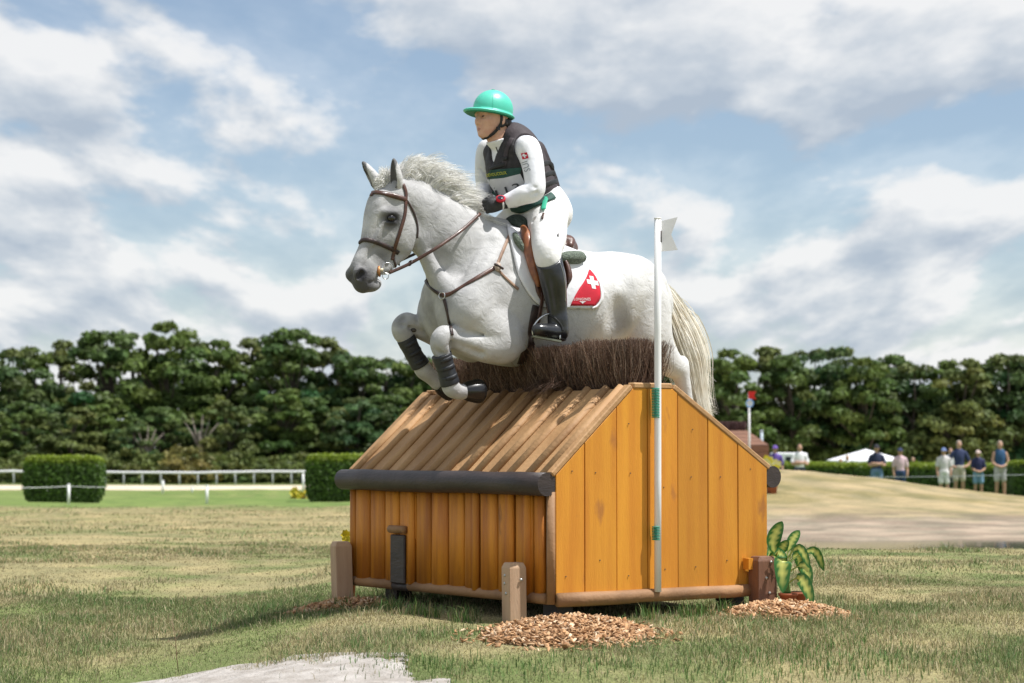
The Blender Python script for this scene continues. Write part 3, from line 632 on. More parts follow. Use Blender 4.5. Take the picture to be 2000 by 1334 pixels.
def make_tree(seed, H, Wd, crown0, hue, n=8500, leaf=.25, trunk_show=.3):
    # unit: metres; crown built from many puffs arranged on limbs
    g = np.random.default_rng(seed); np_ = g.integers(52, 64); puffs = []
    for i in range(np_):
        f = g.random()**.8; z = H*(crown0+(1-crown0)*f*.93); prof = math.sin(math.pi*min(1, .18+.80*(f*.88+.06)))**.7
        rad = Wd*.5*prof*g.random()**.42*.95; a = g.random()*6.28; r = Wd*g.uniform(.075, .145)*(1.1-.35*f)
        puffs.append((rad*math.cos(a), rad*math.sin(a), z-r*.3, r))
    P = []; N_ = []; C_ = []; tot = sum(p[3]**2 for p in puffs)
    for (x, y, z, r) in puffs:
        k = int(n*r*r/tot); d = g.normal(0, 1, (k, 3)); d /= np.linalg.norm(d, axis=1)[:, None]; d[:, 2] = np.where(d[:, 2] < -.35, -d[:, 2]*.6, d[:, 2])
        rr = r*(.5+.62*g.random(k)**.7); p = np.array((x, y, z))+d*rr[:, None]*np.array((1.08, 1.08, .82)); P.append(p); N_.append(d+np.array((0, 0, .35)))
        c = np.array(hue)*g.uniform(.78, 1.22)+np.array((.016, .006, 0))*g.normal(0, 1); C_.append(np.clip(c, .008, 1)*(.7+.6*g.random(k))[:, None])
    P = np.concatenate(P); N_ = np.concatenate(N_); C_ = np.concatenate(C_)
    V, Fq, C4 = leaf_cloud(g, P, N_, leaf*(.6+.8*g.random(len(P))), C_)
    crown = mesh('crown', V, Fq, C4)
    mb = MB(); hh = H*.78; bend = [(g.normal(0, .15)*t, g.normal(0, .15)*t, hh*t-.4) for t in np.linspace(0, 1, 6)]; mb.tube(bend, [H*.026*(1-.75*t) for t in np.linspace(0, 1, 6)], 8)
    for (x, y, z, r) in puffs[::4]:
        z0 = max(H*crown0*.6, z*.62); mb.tube([(0, 0, z0), (x*.5, y*.5, z0+(z-z0)*.45), (x, y, z)], [H*.010, H*.007, H*.003], 5)
    trunk = pmesh('trunk', mb.v, mb.f)
    return trunk, crown
GREENS = [(.090, .140, .034), (.108, .165, .036), (.072, .118, .036), (.125, .155, .042), (.098, .148, .044)]
TV = [make_tree(101, 13, 8.5, .18, GREENS[0]), make_tree(102, 13, 7.5, .22, GREENS[1]), make_tree(103, 13, 9.5, .20, GREENS[2]), make_tree(104, 13, 8.0, .16, GREENS[3]), make_tree(105, 13, 6.5, .25, GREENS[4]), make_tree(106, 13, 9.0, .28, GREENS[1], 4200)]
def place_tree(px, top, y, var, label, group, wscale=1.0, name='broadleaf_tree', base=None):
    x = (px-1000)/F*y; z0 = TXY(x, y) if base is None else base; zt = CH+(HOR-top)/F*y; h = zt-z0; s_ = h/13.0
    e = empty(name, (x, y, z0), random.uniform(0, 6.28), label, 'tree', group); tr, cr = TV[var]
    e.scale = (s_*wscale, s_*wscale, s_)
    for nm, me, m_ in (('trunk', tr, M_bark), ('crown', cr, M_leaf)): obj(nm, me, m_, e)
    return e
LT = [(-40,668,205,0,1.0),(28,672,200,2,1.1),(70,668,206,1,.9),(118,655,212,3,.75),(172,742,215,2,1.0),(215,636,204,0,1.1),(262,640,210,4,1.0),(330,618,200,1,1.05),(372,655,208,2,.9),(418,652,203,1,.95),(468,650,207,3,.95),(520,672,206,0,1.0),(572,632,200,0,1.0),(618,648,204,3,.95),(660,674,202,2,1.0),(708,688,200,0,1.05),(752,690,204,2,.95),(800,684,202,1,1.0),(855,690,203,0,1.0),(915,686,201,2,1.1),(985,690,203,3,1.0),(1060,688,202,0,1.1),(1130,686,204,1,1.0),(1200,690,200,2,1.0),(1270,692,195,0,1.0)]
for i, (px, top, y, v, w) in enumerate(LT): place_tree(px, top, y, v, 'broad leafy tree, %s from the left in the distant left tree line' % ORD[i], 'trees along the far side of the course', w)
FR = [(-20,800,186,1,1.5),(48,778,190,0,1.4),(140,790,184,3,1.5),(205,772,188,1,1.35),(262,812,183,4,1.5),(318,790,188,0,1.3),(378,815,190,2,1.3),(448,776,184,3,1.2),(500,790,189,2,1.3),(548,752,186,1,1.25),(600,770,188,0,1.3),(648,790,187,3,1.2),(700,770,186,2,1.3),(760,766,188,0,1.3),(815,790,186,1,1.3)]
for i, (px, top, y, v, w) in enumerate(FR): place_tree(px, top, y, v, 'smaller bushy tree, %s from the left in front of the left tree line' % ORD[i], 'small trees before the tree line', w)
RT = [(1340,705,152,2,1.0),(1392,692,150,0,1.0),(1440,672,148,1,1.0),(1492,668,152,3,1.0),(1545,684,149,0,1.0),(1592,672,153,2,.9),(1638,668,150,2,.95),(1690,690,148,1,1.0),(1740,684,153,0,1.0),(1785,702,149,2,1.0),(1832,694,150,1,1.0),(1880,692,147,3,1.0),(1925,690,151,1,1.0),(1968,682,148,2,1.0),(2020,686,150,0,1.1),(2080,680,148,1,1.0)]
for i, (px, top, y, v, w) in enumerate(RT): place_tree(px, top, y, v, 'leafy green tree, %s from the left in the right-hand tree line' % ORD[i], 'trees of the right-hand tree line', w)
RB = [(1365,770,172,2,1.6),(1465,760,174,0,1.5),(1570,765,172,2,1.6),(1670,760,174,0,1.6),(1765,765,172,2,1.6),(1870,762,174,0,1.6),(1975,760,172,2,1.6),(2070,760,174,0,1.5)]
for i, (px, top, y, v, w) in enumerate(RB): place_tree(px, top, y, v, 'dark tree filling the gaps behind the right-hand tree line, %s from the left' % ORD[i], 'shaded trees behind the right-hand line', w)
for i in range(7):
    place_tree(-115-i*72+random.uniform(-14, 14), random.uniform(645, 690), 203+random.uniform(-4, 6), i % 5, 'leafy tree past the left picture edge, %s outward' % ORD[i], 'trees along the far side of the course', 1.1)
    place_tree(2145+i*66+random.uniform(-12, 12), random.uniform(668, 700), 150+random.uniform(-4, 6), (i+2) % 5, 'leafy tree past the right picture edge, %s outward' % ORD[i], 'trees of the right-hand tree line', 1.15)
# shrubs in front of the left tree line
sg = make_tree(201, 2.6, 5.2, .02, (.12, .155, .04), 2200, .17); sg2 = make_tree(202, 2.6, 4.6, .02, (.20, .18, .05), 1800, .17)
for i, (px, top, y, v) in enumerate([(-10,893,180,0),(40,886,181,0),(95,892,179,0),(215,884,180,0),(262,876,181,0),(312,884,179,0),(362,868,178,1),(412,884,180,0),(470,878,181,0),(528,890,180,0),(590,884,179,0),(650,888,180,0),(712,884,180,0)]):
    x = (px-1000)/F*y; z0 = TXY(x, y)-.1; h = CH+(HOR-top)/F*y-z0; e = empty('shrub', (x, y, z0), random.uniform(0, 6), ('yellowish' if v else 'green')+' rounded shrub behind the white rail, %s from the left' % ORD[i], 'shrub', 'shrubs behind the rail')
    e.scale = (h/2.6*.95, h/2.6*.95, h/2.6)
    for nm, me, m_ in zip(('stem', 'foliage'), (sg, sg2)[v], (M_bark, M_leaf)): obj(nm, me, m_, e)
# two dead trunks among the left trees
for i, (px, top, y, lab) in enumerate([(286, 830, 182, 'pale dead tree trunk with bare forked limbs, left of the yellow shrub'), (392, 808, 183, 'bare grey dead tree with spread branches above the yellow shrub')]):
    x = (px-1000)/F*y; z0 = TXY(x, y); h = CH+(HOR-top)/F*y-z0; mb = MB(); mb.tube([(0, 0, 0), (.1, 0, h*.5), (-.05, 0, h*.75)], [.32, .22, .12], 8); e = empty('dead_tree', (x, y, z0), 0, lab, 'tree'); mdead = mat('dead_wood', (.30, .25, .21), .9, (.2, .17, .14), 3)
    mb.build('trunk', mdead, e, True)
    for a in (-1.5, -.8, .2, .9, 1.7):
        mb = MB(); mb.tube([(0, 0, h*.45), (a*.5, 0, h*.72), (a*.9, 0, h*(1-.08*abs(a)))], [.12, .07, .02], 6); mb.build('branch', mdead, e, True)
# ---- clipped hedges
M_hleaf = mat('hedge_leaf', (1, 1, 1), .5, use_attr=True, spec=.4, trans=.3); M_hcore = mat('hedge_core', (.012, .022, .008), .9)
def hedge_mesh(seed, L_, D_, H_, n, leaf, rnd=.18, taper=.16):
    g = np.random.default_rng(seed); A = [L_*H_, L_*H_, D_*H_, D_*H_, L_*D_]; fc = g.choice(5, n, p=np.array(A)/sum(A)); a = g.random(n)*2-1; b = g.random(n)
    P = np.zeros((n, 3)); N_ = np.zeros((n, 3))
    for k, (ax, sg_) in enumerate(((1, -1), (1, 1), (0, -1), (0, 1))):
        m = fc == k; P[m, ax] = sg_; P[m, 1-ax] = a[m]; P[m, 2] = b[m]; N_[m, ax] = sg_
    m = fc == 4; P[m, 0] = a[m]; P[m, 1] = g.random(m.sum())*2-1; P[m, 2] = 1; N_[m, 2] = 1
    zz = P[:, 2].copy(); P *= np.array((L_/2, D_/2, H_))
    # rounded shoulders and a tucked-in foot
    sh = 1-np.clip((zz-.78)/.22, 0, 1)**2*np.array(rnd)*(1-N_[:, 2]); ft = 1-taper*np.clip((.30-zz)/.30, 0, 1)**1.5
    P[:, 0] *= np.where(L_ < 5, sh*ft, 1); P[:, 1] *= sh*ft
    ex = np.clip((np.abs(P[:, 0])/(L_/2)-.82)/.18, 0, 1)*(L_ < 5); P[:, 2] -= N_[:, 2]*ex**2*rnd*.8; P[:, 2] -= N_[:, 2]*np.clip((np.abs(P[:, 1])/(D_/2)-.7)/.3, 0, 1)**2*.10
    P += g.normal(0, .028, (n, 3)); new = sstep(zz, .80, .97)  # sunlit top painted in: leaves turn brighter yellow-green upwards
    c = np.array((.075, .14, .022))*(.55+.9*g.random(n))[:, None]; c = c*(1-new[:, None])+np.array((.22, .29, .03))*(.75+.5*g.random(n))[:, None]*new[:, None]
    V, Fq, C4 = leaf_cloud(g, P, N_, leaf*(.6+.8*g.random(n)), c); return mesh('foliage', V, Fq, C4)
def hedge(label, c, rz, me, L_, D_, H_):
    e = empty('hedge', c, rz, label, 'hedge', 'clipped hedges'); obj('foliage', me, M_hleaf, e)
    mb = MB(); mb.prism([(-L_/2+.14, 0, -.1), (L_/2-.14, 0, -.1), (L_/2-.10, 0, H_*.7), (L_/2-.24, 0, H_-.10), (-L_/2+.24, 0, H_-.10), (-L_/2+.10, 0, H_*.7)], (0, -D_/2+.14, 0), (0, D_/2-.14, 0)); mb.f = [q[::-1] for q in mb.f]; mb.build('branches', M_hcore, e); return e
hm = hedge_mesh(1, 2.32, 1.1, 1.45, 9000, .05)
def hedge_at(px, pyb, pyt, W_px, label):
    p = gpt(px, pyb); y = p.y+.5; H_ = (pyb-pyt)/F*y; s_ = H_/1.45; e = hedge(label, (p.x*(y/p.y), y, p.z-.02), 0.0, hm, 2.32, 1.1, 1.45); e.scale = (W_px/F*y/2.32, s_, s_); return e
hedge_at(125, 981, 893, 145, 'square clipped hedge on the far left of the field')
hedge_at(667, 980, 890, 132, 'clipped hedge half hidden by the left end of the jump')
hm2 = hedge_mesh(2, 13.0, 1.3, 1.12, 26000, .055)
p0 = at(1500, 900, 83); p1 = at(2080, 895, 72); cx, cy = (p0.x+p1.x)/2, (p0.y+p1.y)/2; rz = math.atan2(p1.y-p0.y, p1.x-p0.x)
e = hedge('long low clipped hedge behind the spectators', (cx, cy, TXY(cx, cy)-.02), rz, hm2, 13.0, 1.3, 1.12); e.scale = (math.hypot(p1.x-p0.x, p1.y-p0.y)/13.0, 1, 1.05)
hm3 = hedge_mesh(3, 4.0, 1.6, 1.6, 5000, .07)
q = at(2005, 960, 68); e = hedge('pale green bush cut off by the right edge', (q.x, q.y, TXY(q.x, q.y)), 0, hm3, 4.0, 1.6, 1.6); e.scale = (.26, .6, .72)
# ---- white racecourse rail
M_rail = mat('white_rail', (.78, .78, .78), .5)
def railfence(y, x0, x1, step, h, label, dbl=()):
    e = empty('rail_fence', ((x0+x1)/2, y, TXY((x0+x1)/2, y)), 0, label, 'fence', 'white rails of the racecourse'); n = int((x1-x0)/step)+1; cx_ = (x0+x1)/2; z_ = TXY(cx_, y)
    P = [(x0+i*step, y+.5*math.sin(i*.2), TXY(x0+i*step, y)) for i in range(n)]; mb = MB(); mb.tube([(p[0]-cx_, p[1]-y, p[2]-z_+h) for p in P], 1.0, 8, flat=(.085, .10), up=Vector((0, 0, 1))); mb.build('rail', M_rail, e, True)
    pm = MB(); pm.tube([(0, 0, -.2), (0, 0, h)], .065, 8); pm_ = pmesh('post', pm.v, pm.f)
    for i, p in enumerate(P):
        o = obj('post', pm_, M_rail, e, True); o.location = (p[0]-cx_, p[1]-y+.05, p[2]-z_)
railfence(172, -62, -8, 1.48, .98, 'nearer white racecourse rail running along the sand track')
railfence(190, -46, -8, 3.9, 1.05, 'farther white racecourse rail before the shrubs')
# ---- string-fence posts
M_tape = mat('white_post', (.8, .8, .8), .6)
for px, pb, ptp, lab in ((134, 985, 945, 'white fence stake in front of the left hedge'), (404, 984, 948, 'white fence stake in the grass right of the left hedge'), (318, 963, 938, 'white fence stake below the rail, centre left'), (592, 961, 924, 'white fence stake beside the right clipped hedge'), (375, 961, 951, 'short white stake in the far grass')):
    p = gpt(px, pb); h = (pb-ptp)/F*p.y; e = empty('fence_stake', p, 0, lab, 'stake', 'white stakes of the string fence'); mb = MB(); r = .045 if p.y < 75 else .06
    mb.tube([(0, 0, -.05), (0, 0, h-.02)], r, 8); mb.build('shaft', M_tape, e, True); mb = MB(); mb.tube([(0, 0, h-.03), (0, 0, h)], [r*1.15, r*.9], 8); mb.build('cap', M_tape, e, True)
a = gpt(-60, 985); b = gpt(134, 985); c = gpt(404, 984); mb = MB(); P = []
for u, v in ((a, b), (b, c)):
    for t in np.linspace(0, 1, 8): p = u.lerp(v, t); P.append((p.x, p.y, p.z+.56-.06*math.sin(math.pi*t)))
mb.tube(P, .009, 5); tag(mb.build('string_line', M_tape, None, True), 'thin white cord strung between the stakes by the left hedge', 'cord')
a = at(1500, 930, 66); b = at(2010, 927, 66); mb = MB(); mb.tube([(a.x+(b.x-a.x)*t, 66, a.z+(b.z-a.z)*t-.05*math.sin(math.pi*t)) for t in np.linspace(0, 1, 9)], .010, 5); tag(mb.build('barrier_cord', mat('grey_cord', (.3, .33, .33), .6), None, True), 'thin pale cord stretched in front of the spectators', 'cord')
# ---- spectators
SK = (.56, .33, .23)
_pm = {}
def pmat(nm, col, r=.8):
    k = (nm, tuple(col))
    if k not in _pm: _pm[k] = mat(nm, col, r, tuple(c*.8 for c in col), 8, .3, 20)
    return _pm[k]
def spectator(px, y, H, label, top, bottom, pose, long=False, hat=None, hair=(.04, .025, .015), sleeveless=False, rz=0.0, shoe=(.25, .2, .16)):
    x = (px-1000)/F*y; e = empty('person', (x, y, TXY(x, y)), rz, label, 'person', 'spectators behind the mound'); k = H/1.75; h = .013
    def sdf(): return SDF((-.45, -.35, -.03), (.45, .35, 1.9), h)
    def sc(p): return tuple(q*k for q in p)
    # facing -Y (towards the camera)
    torso = [(0, 0, .92, .155, .10), (0, 0, 1.08, .14, .095), (0, 0, 1.25, .165, .105), (0, 0, 1.40, .165, .085), (0, .01, 1.46, .09, .06)]
    legs = [[(s_*.085, 0, .90, .085, .09), (s_*.10, 0, .70, .078, .078), (s_*.11, -.01, .48, .056, .056), (s_*.115, .01, .30, .052, .052), (s_*.12, .02, .09, .038, .038)] for s_ in (1, -1)]
    if pose == 'crossed': arms = [[(s_*.18, .0, 1.38, .05), (s_*.24, -.02, 1.22, .045), (s_*.23, -.10, 1.10, .042), (s_*.02, -.17, 1.13+.02*s_, .036), (s_*-.13, -.15, 1.16, .033)] for s_ in (1, -1)]
    elif pose == 'hips': arms = [[(s_*.18, .0, 1.38, .05), (s_*.27, .02, 1.22, .045), (s_*.33, .02, 1.08, .04), (s_*.25, -.04, .98, .034), (s_*.18, -.07, .95, .033)] for s_ in (1, -1)]
    elif pose == 'front': arms = [[(s_*.18, .0, 1.38, .05), (s_*.23, -.01, 1.20, .044), (s_*.23, -.05, 1.07, .04), (s_*.12, -.14, .99, .034), (s_*.02, -.16, .96, .033)] for s_ in (1, -1)]
    elif pose == 'phone': arms = [[(s_*.18, .0, 1.38, .05), (s_*.22, -.06, 1.22, .044), (s_*.20, -.14, 1.14, .04), (s_*.10, -.22, 1.30, .034), (s_*.05, -.24, 1.40, .033)] for s_ in (1, -1)]
    else: arms = [[(s_*.18, .0, 1.38, .05), (s_*.23, .0, 1.20, .044), (s_*.24, -.01, 1.06, .04), (s_*.24, -.05, .92, .034), (s_*.23, -.07, .82, .034)] for s_ in (1, -1)]
    def C5(st, d=0): return [(p[0]*k, p[1]*k, p[2]*k, p[3]*k+d, (p[4] if len(p) > 4 else p[3])*k+d) for p in st]
    s = sdf(); s.chain(C5(torso, -.008), .03, 3, (1, 0, 0))
    for a in arms:
        s.chain(C5(a), .02, 3); q = a[-1]; w = np.array(sc(q[:3])); d = np.array(sc(a[-1][:3]))-np.array(sc(a[-2][:3])); d /= np.linalg.norm(d); s.seg(w, w+d*.05*k, .032*k, .03*k, .02); 
        for f in range(4): o_ = np.array((.012*(f-1.5), 0, .012*(f-1.5)*.6)); s.seg(w+d*.05*k+o_, w+d*.095*k+o_, .0095, .0085, .004)
    for l in legs: s.chain(C5(l), .02, 3)
    s.seg(sc((0, .01, 1.44)), sc((0, -.01, 1.55)), .055*k, .052*k, .02); s.ball(sc((0, -.01, 1.645)), (.075*k, .092*k, .115*k), .02); s.seg(sc((0, -.10, 1.645)), sc((0, -.115, 1.62)), .014, .016, .015)
    for s_ in (1, -1): s.ball(sc((s_*.075, 0, 1.635)), (.012, .022, .03), .01); s.seg(sc((s_*.035, -.088, 1.665)), sc((s_*.028, -.088, 1.665)), .014, .014, .01, op='sub'); s.seg(sc((s_*.12, .0, .05)), sc((s_*.125, -.14, .035)), .04*k, .035*k, .02)
    obj('body', s.mesh('body', 1), pmat('spectator_skin', SK), e)
    s = sdf(); s.chain(C5(torso, .006), .03, 3, (1, 0, 0))
    if not sleeveless:
        for a in arms: s.chain(C5(a[:2]+[tuple(np.array(a[1])*.55+np.array(a[2])*.45)], .014), .03, 3)
    obj('shirt', s.mesh('shirt', 1), pmat('cloth', top), e)
    s = sdf(); s.chain(C5([(0, 0, 1.0, .15, .105), (0, 0, .90, .165, .115)], .008), .03, 2, (1, 0, 0))
    for l in legs: s.chain(C5(l if long else l[:2]+[(l[2][0], l[2][1], .56, .075, .075)], .016), .03, 3)
    s.cut((0, 0, .99*k), (0, 0, 1)); obj('trousers' if long else 'shorts', s.mesh('bottoms', 1), pmat('cloth', bottom), e)
    s = sdf()
    for s_ in (1, -1): s.chain([(*sc((s_*.12, .03, .045)), .045, .042), (*sc((s_*.122, -.06, .038)), .048, .036), (*sc((s_*.125, -.16, .030)), .04, .026)], .02, 3)
    s.cut((0, 0, .085*k), (0, 0, 1)); obj('shoes', s.mesh('shoes', 1), pmat('shoe', shoe), e)
    s = sdf(); s.ball(sc((0, .012, 1.668)), (.086*k, .098*k, .108*k), .02); s.ball(sc((0, .05, 1.60)), (.08*k, .06*k, .09*k), .03); s.ball(sc((0, -.09, 1.61)), (.07*k, .08*k, .085*k), .02, 'sub')
    obj('hair', s.mesh('hair', 1), pmat('hair', hair), e)
    if hat is not None:
        s = sdf(); s.ball(sc((0, .0, 1.69)), (.094*k, .108*k, .092*k), .01); s.cut(sc((0, 0, 1.675)), (0, 0, -1)); s.seg(sc((-.045, -.125, 1.675)), sc((.045, -.125, 1.675)), (.012, .06), (.012, .06), .02, (0, 0, 1)); ho = obj('cap', s.mesh('cap', 1), pmat('cap', hat), e)
    return e
NAVY = (.018, .026, .07); DEN = (.14, .24, .38)
spectator(1711, 71, 1.78, 'man in navy shirt and jeans standing with folded arms before the hedge', NAVY, DEN, 'crossed', True, (.02, .02, .03))
spectator(1757, 71, 1.64, 'person in pale pink shirt and dark jeans with a navy cap', (.70, .50, .54), (.03, .06, .14), 'side', True, (.03, .04, .10))
spectator(1842, 70, 1.60, 'woman in white top and white shorts wearing a blue cap', (.66, .62, .62), (.78, .76, .74), 'side', False, (.16, .22, .42), sleeveless=False)
spectator(1872, 70.5, 1.84, 'tall man in navy polo and beige shorts with hands on hips', (.03, .045, .12), (.58, .52, .42), 'hips', False, None, (.30, .26, .22))
spectator(1909, 70.5, 1.50, 'child in dark navy shirt and blue shorts with a pale cap', (.022, .026, .09), (.22, .38, .55), 'front', False, (.66, .52, .47))
spectator(1952, 70, 1.82, 'woman in blue sleeveless top and grey patterned shorts at the right', (.025, .09, .20), (.55, .52, .52), 'front', False, None, (.32, .25, .20), True)
spectator(1561, 69, 1.70, 'dark-haired person in white shirt with folded arms behind the mound', (.80, .80, .82), (.05, .06, .1), 'crossed', True)
spectator(1513, 69.5, 1.66, 'person in purple top beside the distant wooden jump', (.12, .07, .32), (.06, .04, .16), 'side', True, (.15, .08, .36))
spectator(1855, 75, 1.66, 'person in white mostly hidden behind the man in navy polo', (.72, .72, .72), (.3, .3, .3), 'side', True)
for px, yy, hh, tp, lab in ((1641, 98, 1.62, (.7, .55, .5), 'distant fair-haired person behind the hedge, left of the tent'), (1654, 99, 1.74, (.75, .75, .78), 'distant person in white behind the hedge beside the tent'), (1782, 97, 1.6, (.75, .72, .6), 'distant person in pale clothes behind the hedge, right of the tent')):
    spectator(px, yy, hh, lab, tp, (.5, .5, .5), 'side', True, None, (.4, .3, .2))
# small dog at the right edge
dx_, dy_ = (1981-1000)/F*69.5, 69.5; dog = empty('dog', (dx_, dy_, TXY(dx_, dy_)), .5, 'small ginger dog sitting on the grass at the right edge', 'dog')
s = SDF((-.3, -.3, -.02), (.3, .3, .6), .009); s.chain([(0, .10, .10, .10, .11), (0, .04, .22, .085, .09), (0, -.05, .33, .07, .065), (0, -.08, .42, .05, .05)], .03)
s.ball((0, -.10, .47), (.06, .065, .055), .02); s.seg((0, -.14, .46), (0, -.20, .445), .03, .02, .015)
for q in (1, -1):
    s.seg((q*.045, -.06, .28), (q*.05, -.08, .03), .03, .02, .02); s.seg((q*.05, -.08, .02), (q*.05, -.12, .015), .022, .018, .01); s.chain([(q*.09, .12, .12, .05, .07), (q*.10, .02, .05, .035, .035), (q*.10, -.05, .02, .022, .02)], .03); s.seg((q*.04, -.07, .51), (q*.055, -.06, .57), .022, .006, .01)
s.chain([(0, .18, .05, .03), (.06, .25, .05, .025), (.12, .27, .10, .015)], .02); obj('body', s.mesh('body', 1), mat('ginger_fur', (.36, .17, .07), .9, (.5, .33, .2), 9, .4, 60), dog)
# ---- white pop-up tent and van behind the hedge
ty = 112; tx = (1690-1000)/F*ty; tz = TXY(tx, ty); tent = empty('canopy_tent', (tx, ty, tz), .35, 'white pop-up canopy tent behind the hedge', 'tent'); MT = mat('tent_cloth', (.82, .82, .84), .7, (.76, .76, .8), 3)
ez = CH+(HOR-899)/F*ty-tz; pz = CH+(HOR-877)/F*ty-tz; w = 1.5; mb = MB(); mb.add([(-w, -w, ez), (w, -w, ez), (w, w, ez), (-w, w, ez), (-.15, -.15, pz-.06), (.15, -.15, pz-.06), (.15, .15, pz-.06), (-.15, .15, pz-.06), (0, 0, pz)], [(0, 1, 5, 4), (1, 2, 6, 5), (2, 3, 7, 6), (3, 0, 4, 7), (4, 5, 8), (5, 6, 8), (6, 7, 8), (7, 4, 8)]); mb.build('roof', MT, tent)
for a in range(4):
    c_, s_ = math.cos(a*math.pi/2), math.sin(a*math.pi/2); rot = lambda x, y: (x*c_-y*s_, x*s_+y*c_)
    mb = MB(); P = [(-w, -w), (w, -w)]; q0 = rot(*P[0]); q1 = rot(*P[1]); mb.add([(*q0, ez), (*q1, ez), (*q1, ez-.24), (*q0, ez-.24)], [(0, 1, 2, 3)]); mb.build('valance', MT, tent)
    mb = MB(); q = rot(-w+.05, -w+.05); mb.tube([(*q, -.02), (*q, ez)], .03, 6); mb.build('leg', mat('tent_leg', (.5, .5, .5), .4, metal=.5) if a == 0 else bpy.data.materials['tent_leg'], tent)
vy = 104; vx = (1545-1000)/F*vy; vz = TXY(vx, vy); van = empty('van', (vx, vy, vz), 0, 'white van parked behind the hedge left of the tent', 'van'); MV = mat('van_paint', (.75, .75, .77), .35, coat=.3); MGl = mat('van_glass', (.02, .025, .03), .1); hz = CH+(HOR-884)/F*vy-vz
mb = MB(); prof = [(-1.0, .35), (.95, .35), (.98, .75), (.80, 1.0), (.70, hz), (-.96, hz), (-1.0, hz-.1)]; prof = [(x, z if z > .3 else z) for x, z in prof]; mb.prism([(x*.95, 0, z) for x, z in prof], (0, -.8, 0), (0, .8, 0)); mb.f = [q[::-1] for q in mb.f]; mb.build('body', MV, van, bevel=.05)
for x0, x1 in ((.18, .62), (-.40, .10)): q = MB(); q.box(((x0+x1)/2*.95, -.805, hz-.38), (x1-x0, .02, .38)); q.build('window', MGl, van)
for x in (-.62, .6):
    for yy in (-.74, .74): q = MB(); q.tube([(x, yy-.1, .3), (x, yy+.1, .3)], .3, 16); wh = q.build('wheel', M_rubber if 'M_rubber' in globals() else mat('tyre', (.02,.02,.02), .8), van); q = MB(); q.tube([(x, yy-.11, .3), (x, yy+.11, .3)], .17, 12); q.build('rim', MV, wh)
# ---- distant brown jump on the mound with its red flag
fy = 50.0; fx = (1452-1000)/F*fy; fz = TXY(fx, fy); far = empty('distant_jump', (fx, fy, fz), 0, 'distant brown wooden jump with dark brush top on the mound', 'jump'); MB1 = mat('brown_boards', (.22, .10, .055), .7, (.16, .07, .04), 3, .3, 30, stretch=(1, 1, 6)); MB2 = mat('dark_brush', (.07, .035, .035), .9, (.1, .05, .05), 20, .8, 60)
def FZ(py): return CH+(HOR-py)/F*fy-fz
def FX(px): return (px-1452)/F*fy
n = 5
for i in range(n):
    z0 = -.15+(FZ(869)+.15)*i/n; z1 = -.15+(FZ(869)+.15)*(i+1)/n-.008; mb = MB(); mb.box(((FX(1400)+FX(1501))/2, .45, (z0+z1)/2), (FX(1501)-FX(1400), .9, z1-z0)); mb.build('board', MB1, far, bevel=.008)
for i in range(4):
    t0, t1 = i/4, (i+1)/4-.02; mb = MB(); zr = lambda t: FZ(869)+(FZ(840)-FZ(869))*t; yr = lambda t: .0+.40*t; xr = lambda t: FX(1501)+(FX(1462)-FX(1501))*t
    mb.add([(FX(1400), yr(t0), zr(t0)), (xr(t0), yr(t0), zr(t0)), (xr(t1), yr(t1), zr(t1)), (FX(1400), yr(t1), zr(t1)), (FX(1400), yr(t0)+.5, zr(t0)-.05), (xr(t0), yr(t0)+.5, zr(t0)-.05), (xr(t1), yr(t1)+.5, zr(t1)-.05), (FX(1400), yr(t1)+.5, zr(t1)-.05)], [(0, 1, 2, 3), (7, 6, 5, 4), (0, 4, 5, 1), (1, 5, 6, 2), (2, 6, 7, 3), (3, 7, 4, 0)]); mb.build('roof_board', MB1, far)
g = np.random.default_rng(8); nb = 2200; A = np.stack([g.uniform(FX(1402), FX(1460), nb), g.uniform(.40, .62, nb), np.full(nb, FZ(842))], -1); B = A+np.stack([g.normal(0, .015, nb), g.normal(0, .015, nb), FZ(824)-FZ(842)+g.normal(0, .012, nb)], -1)
bo2 = obj('brush', twig_mesh('brush', A, B, g.uniform(.004, .008, nb), np.array((.10, .05, .05))*(.5+g.random(nb))[:, None]), M_twig, far); bo2['kind'] = 'stuff'
ry = 49.6; rx_ = (1463-1000)/F*ry; rzz = TXY(rx_, ry); rf = empty('marker_pole', (rx_, ry, rzz), 0, 'white pole with red flag and round number sign at the distant jump', 'flag pole'); RZ = lambda py: CH+(HOR-py)/F*ry-rzz
mb = MB(); mb.tube([(0, 0, -.1), (0, 0, RZ(768))], .026, 10); mb.build('pole', M_pvc, rf, True)
mb = MB(); mb.prism([(-.02, -.03, RZ(779)), (.16, -.05, RZ(780)), (.11, -.05, RZ(772.5)), (.16, -.05, RZ(764)), (-.02, -.03, RZ(765))], (0, -.006, 0), (0, .006, 0)); mb.build('red_flag', mat('red_flag', (.70, .02, .015), .5, trans=.2), rf)
mb = MB(); mb.tube([(.01, -.045, RZ(788)), (.01, -.03, RZ(788))], .085, 20, up=Vector((0, 0, 1))); mb.build('number_disc', mat('disc_white', (.7, .74, .8), .5), rf)
mb = MB(); ring = [(.01+.085*math.cos(a), -.047, RZ(788)+.085*math.sin(a)) for a in np.linspace(0, 6.283, 21)]; mb.tube(ring, .012, 6, cap=False, up=Vector((0, 1, 0))); mb.build('disc_rim', mat('disc_blue', (.12, .30, .60), .5), rf, True)
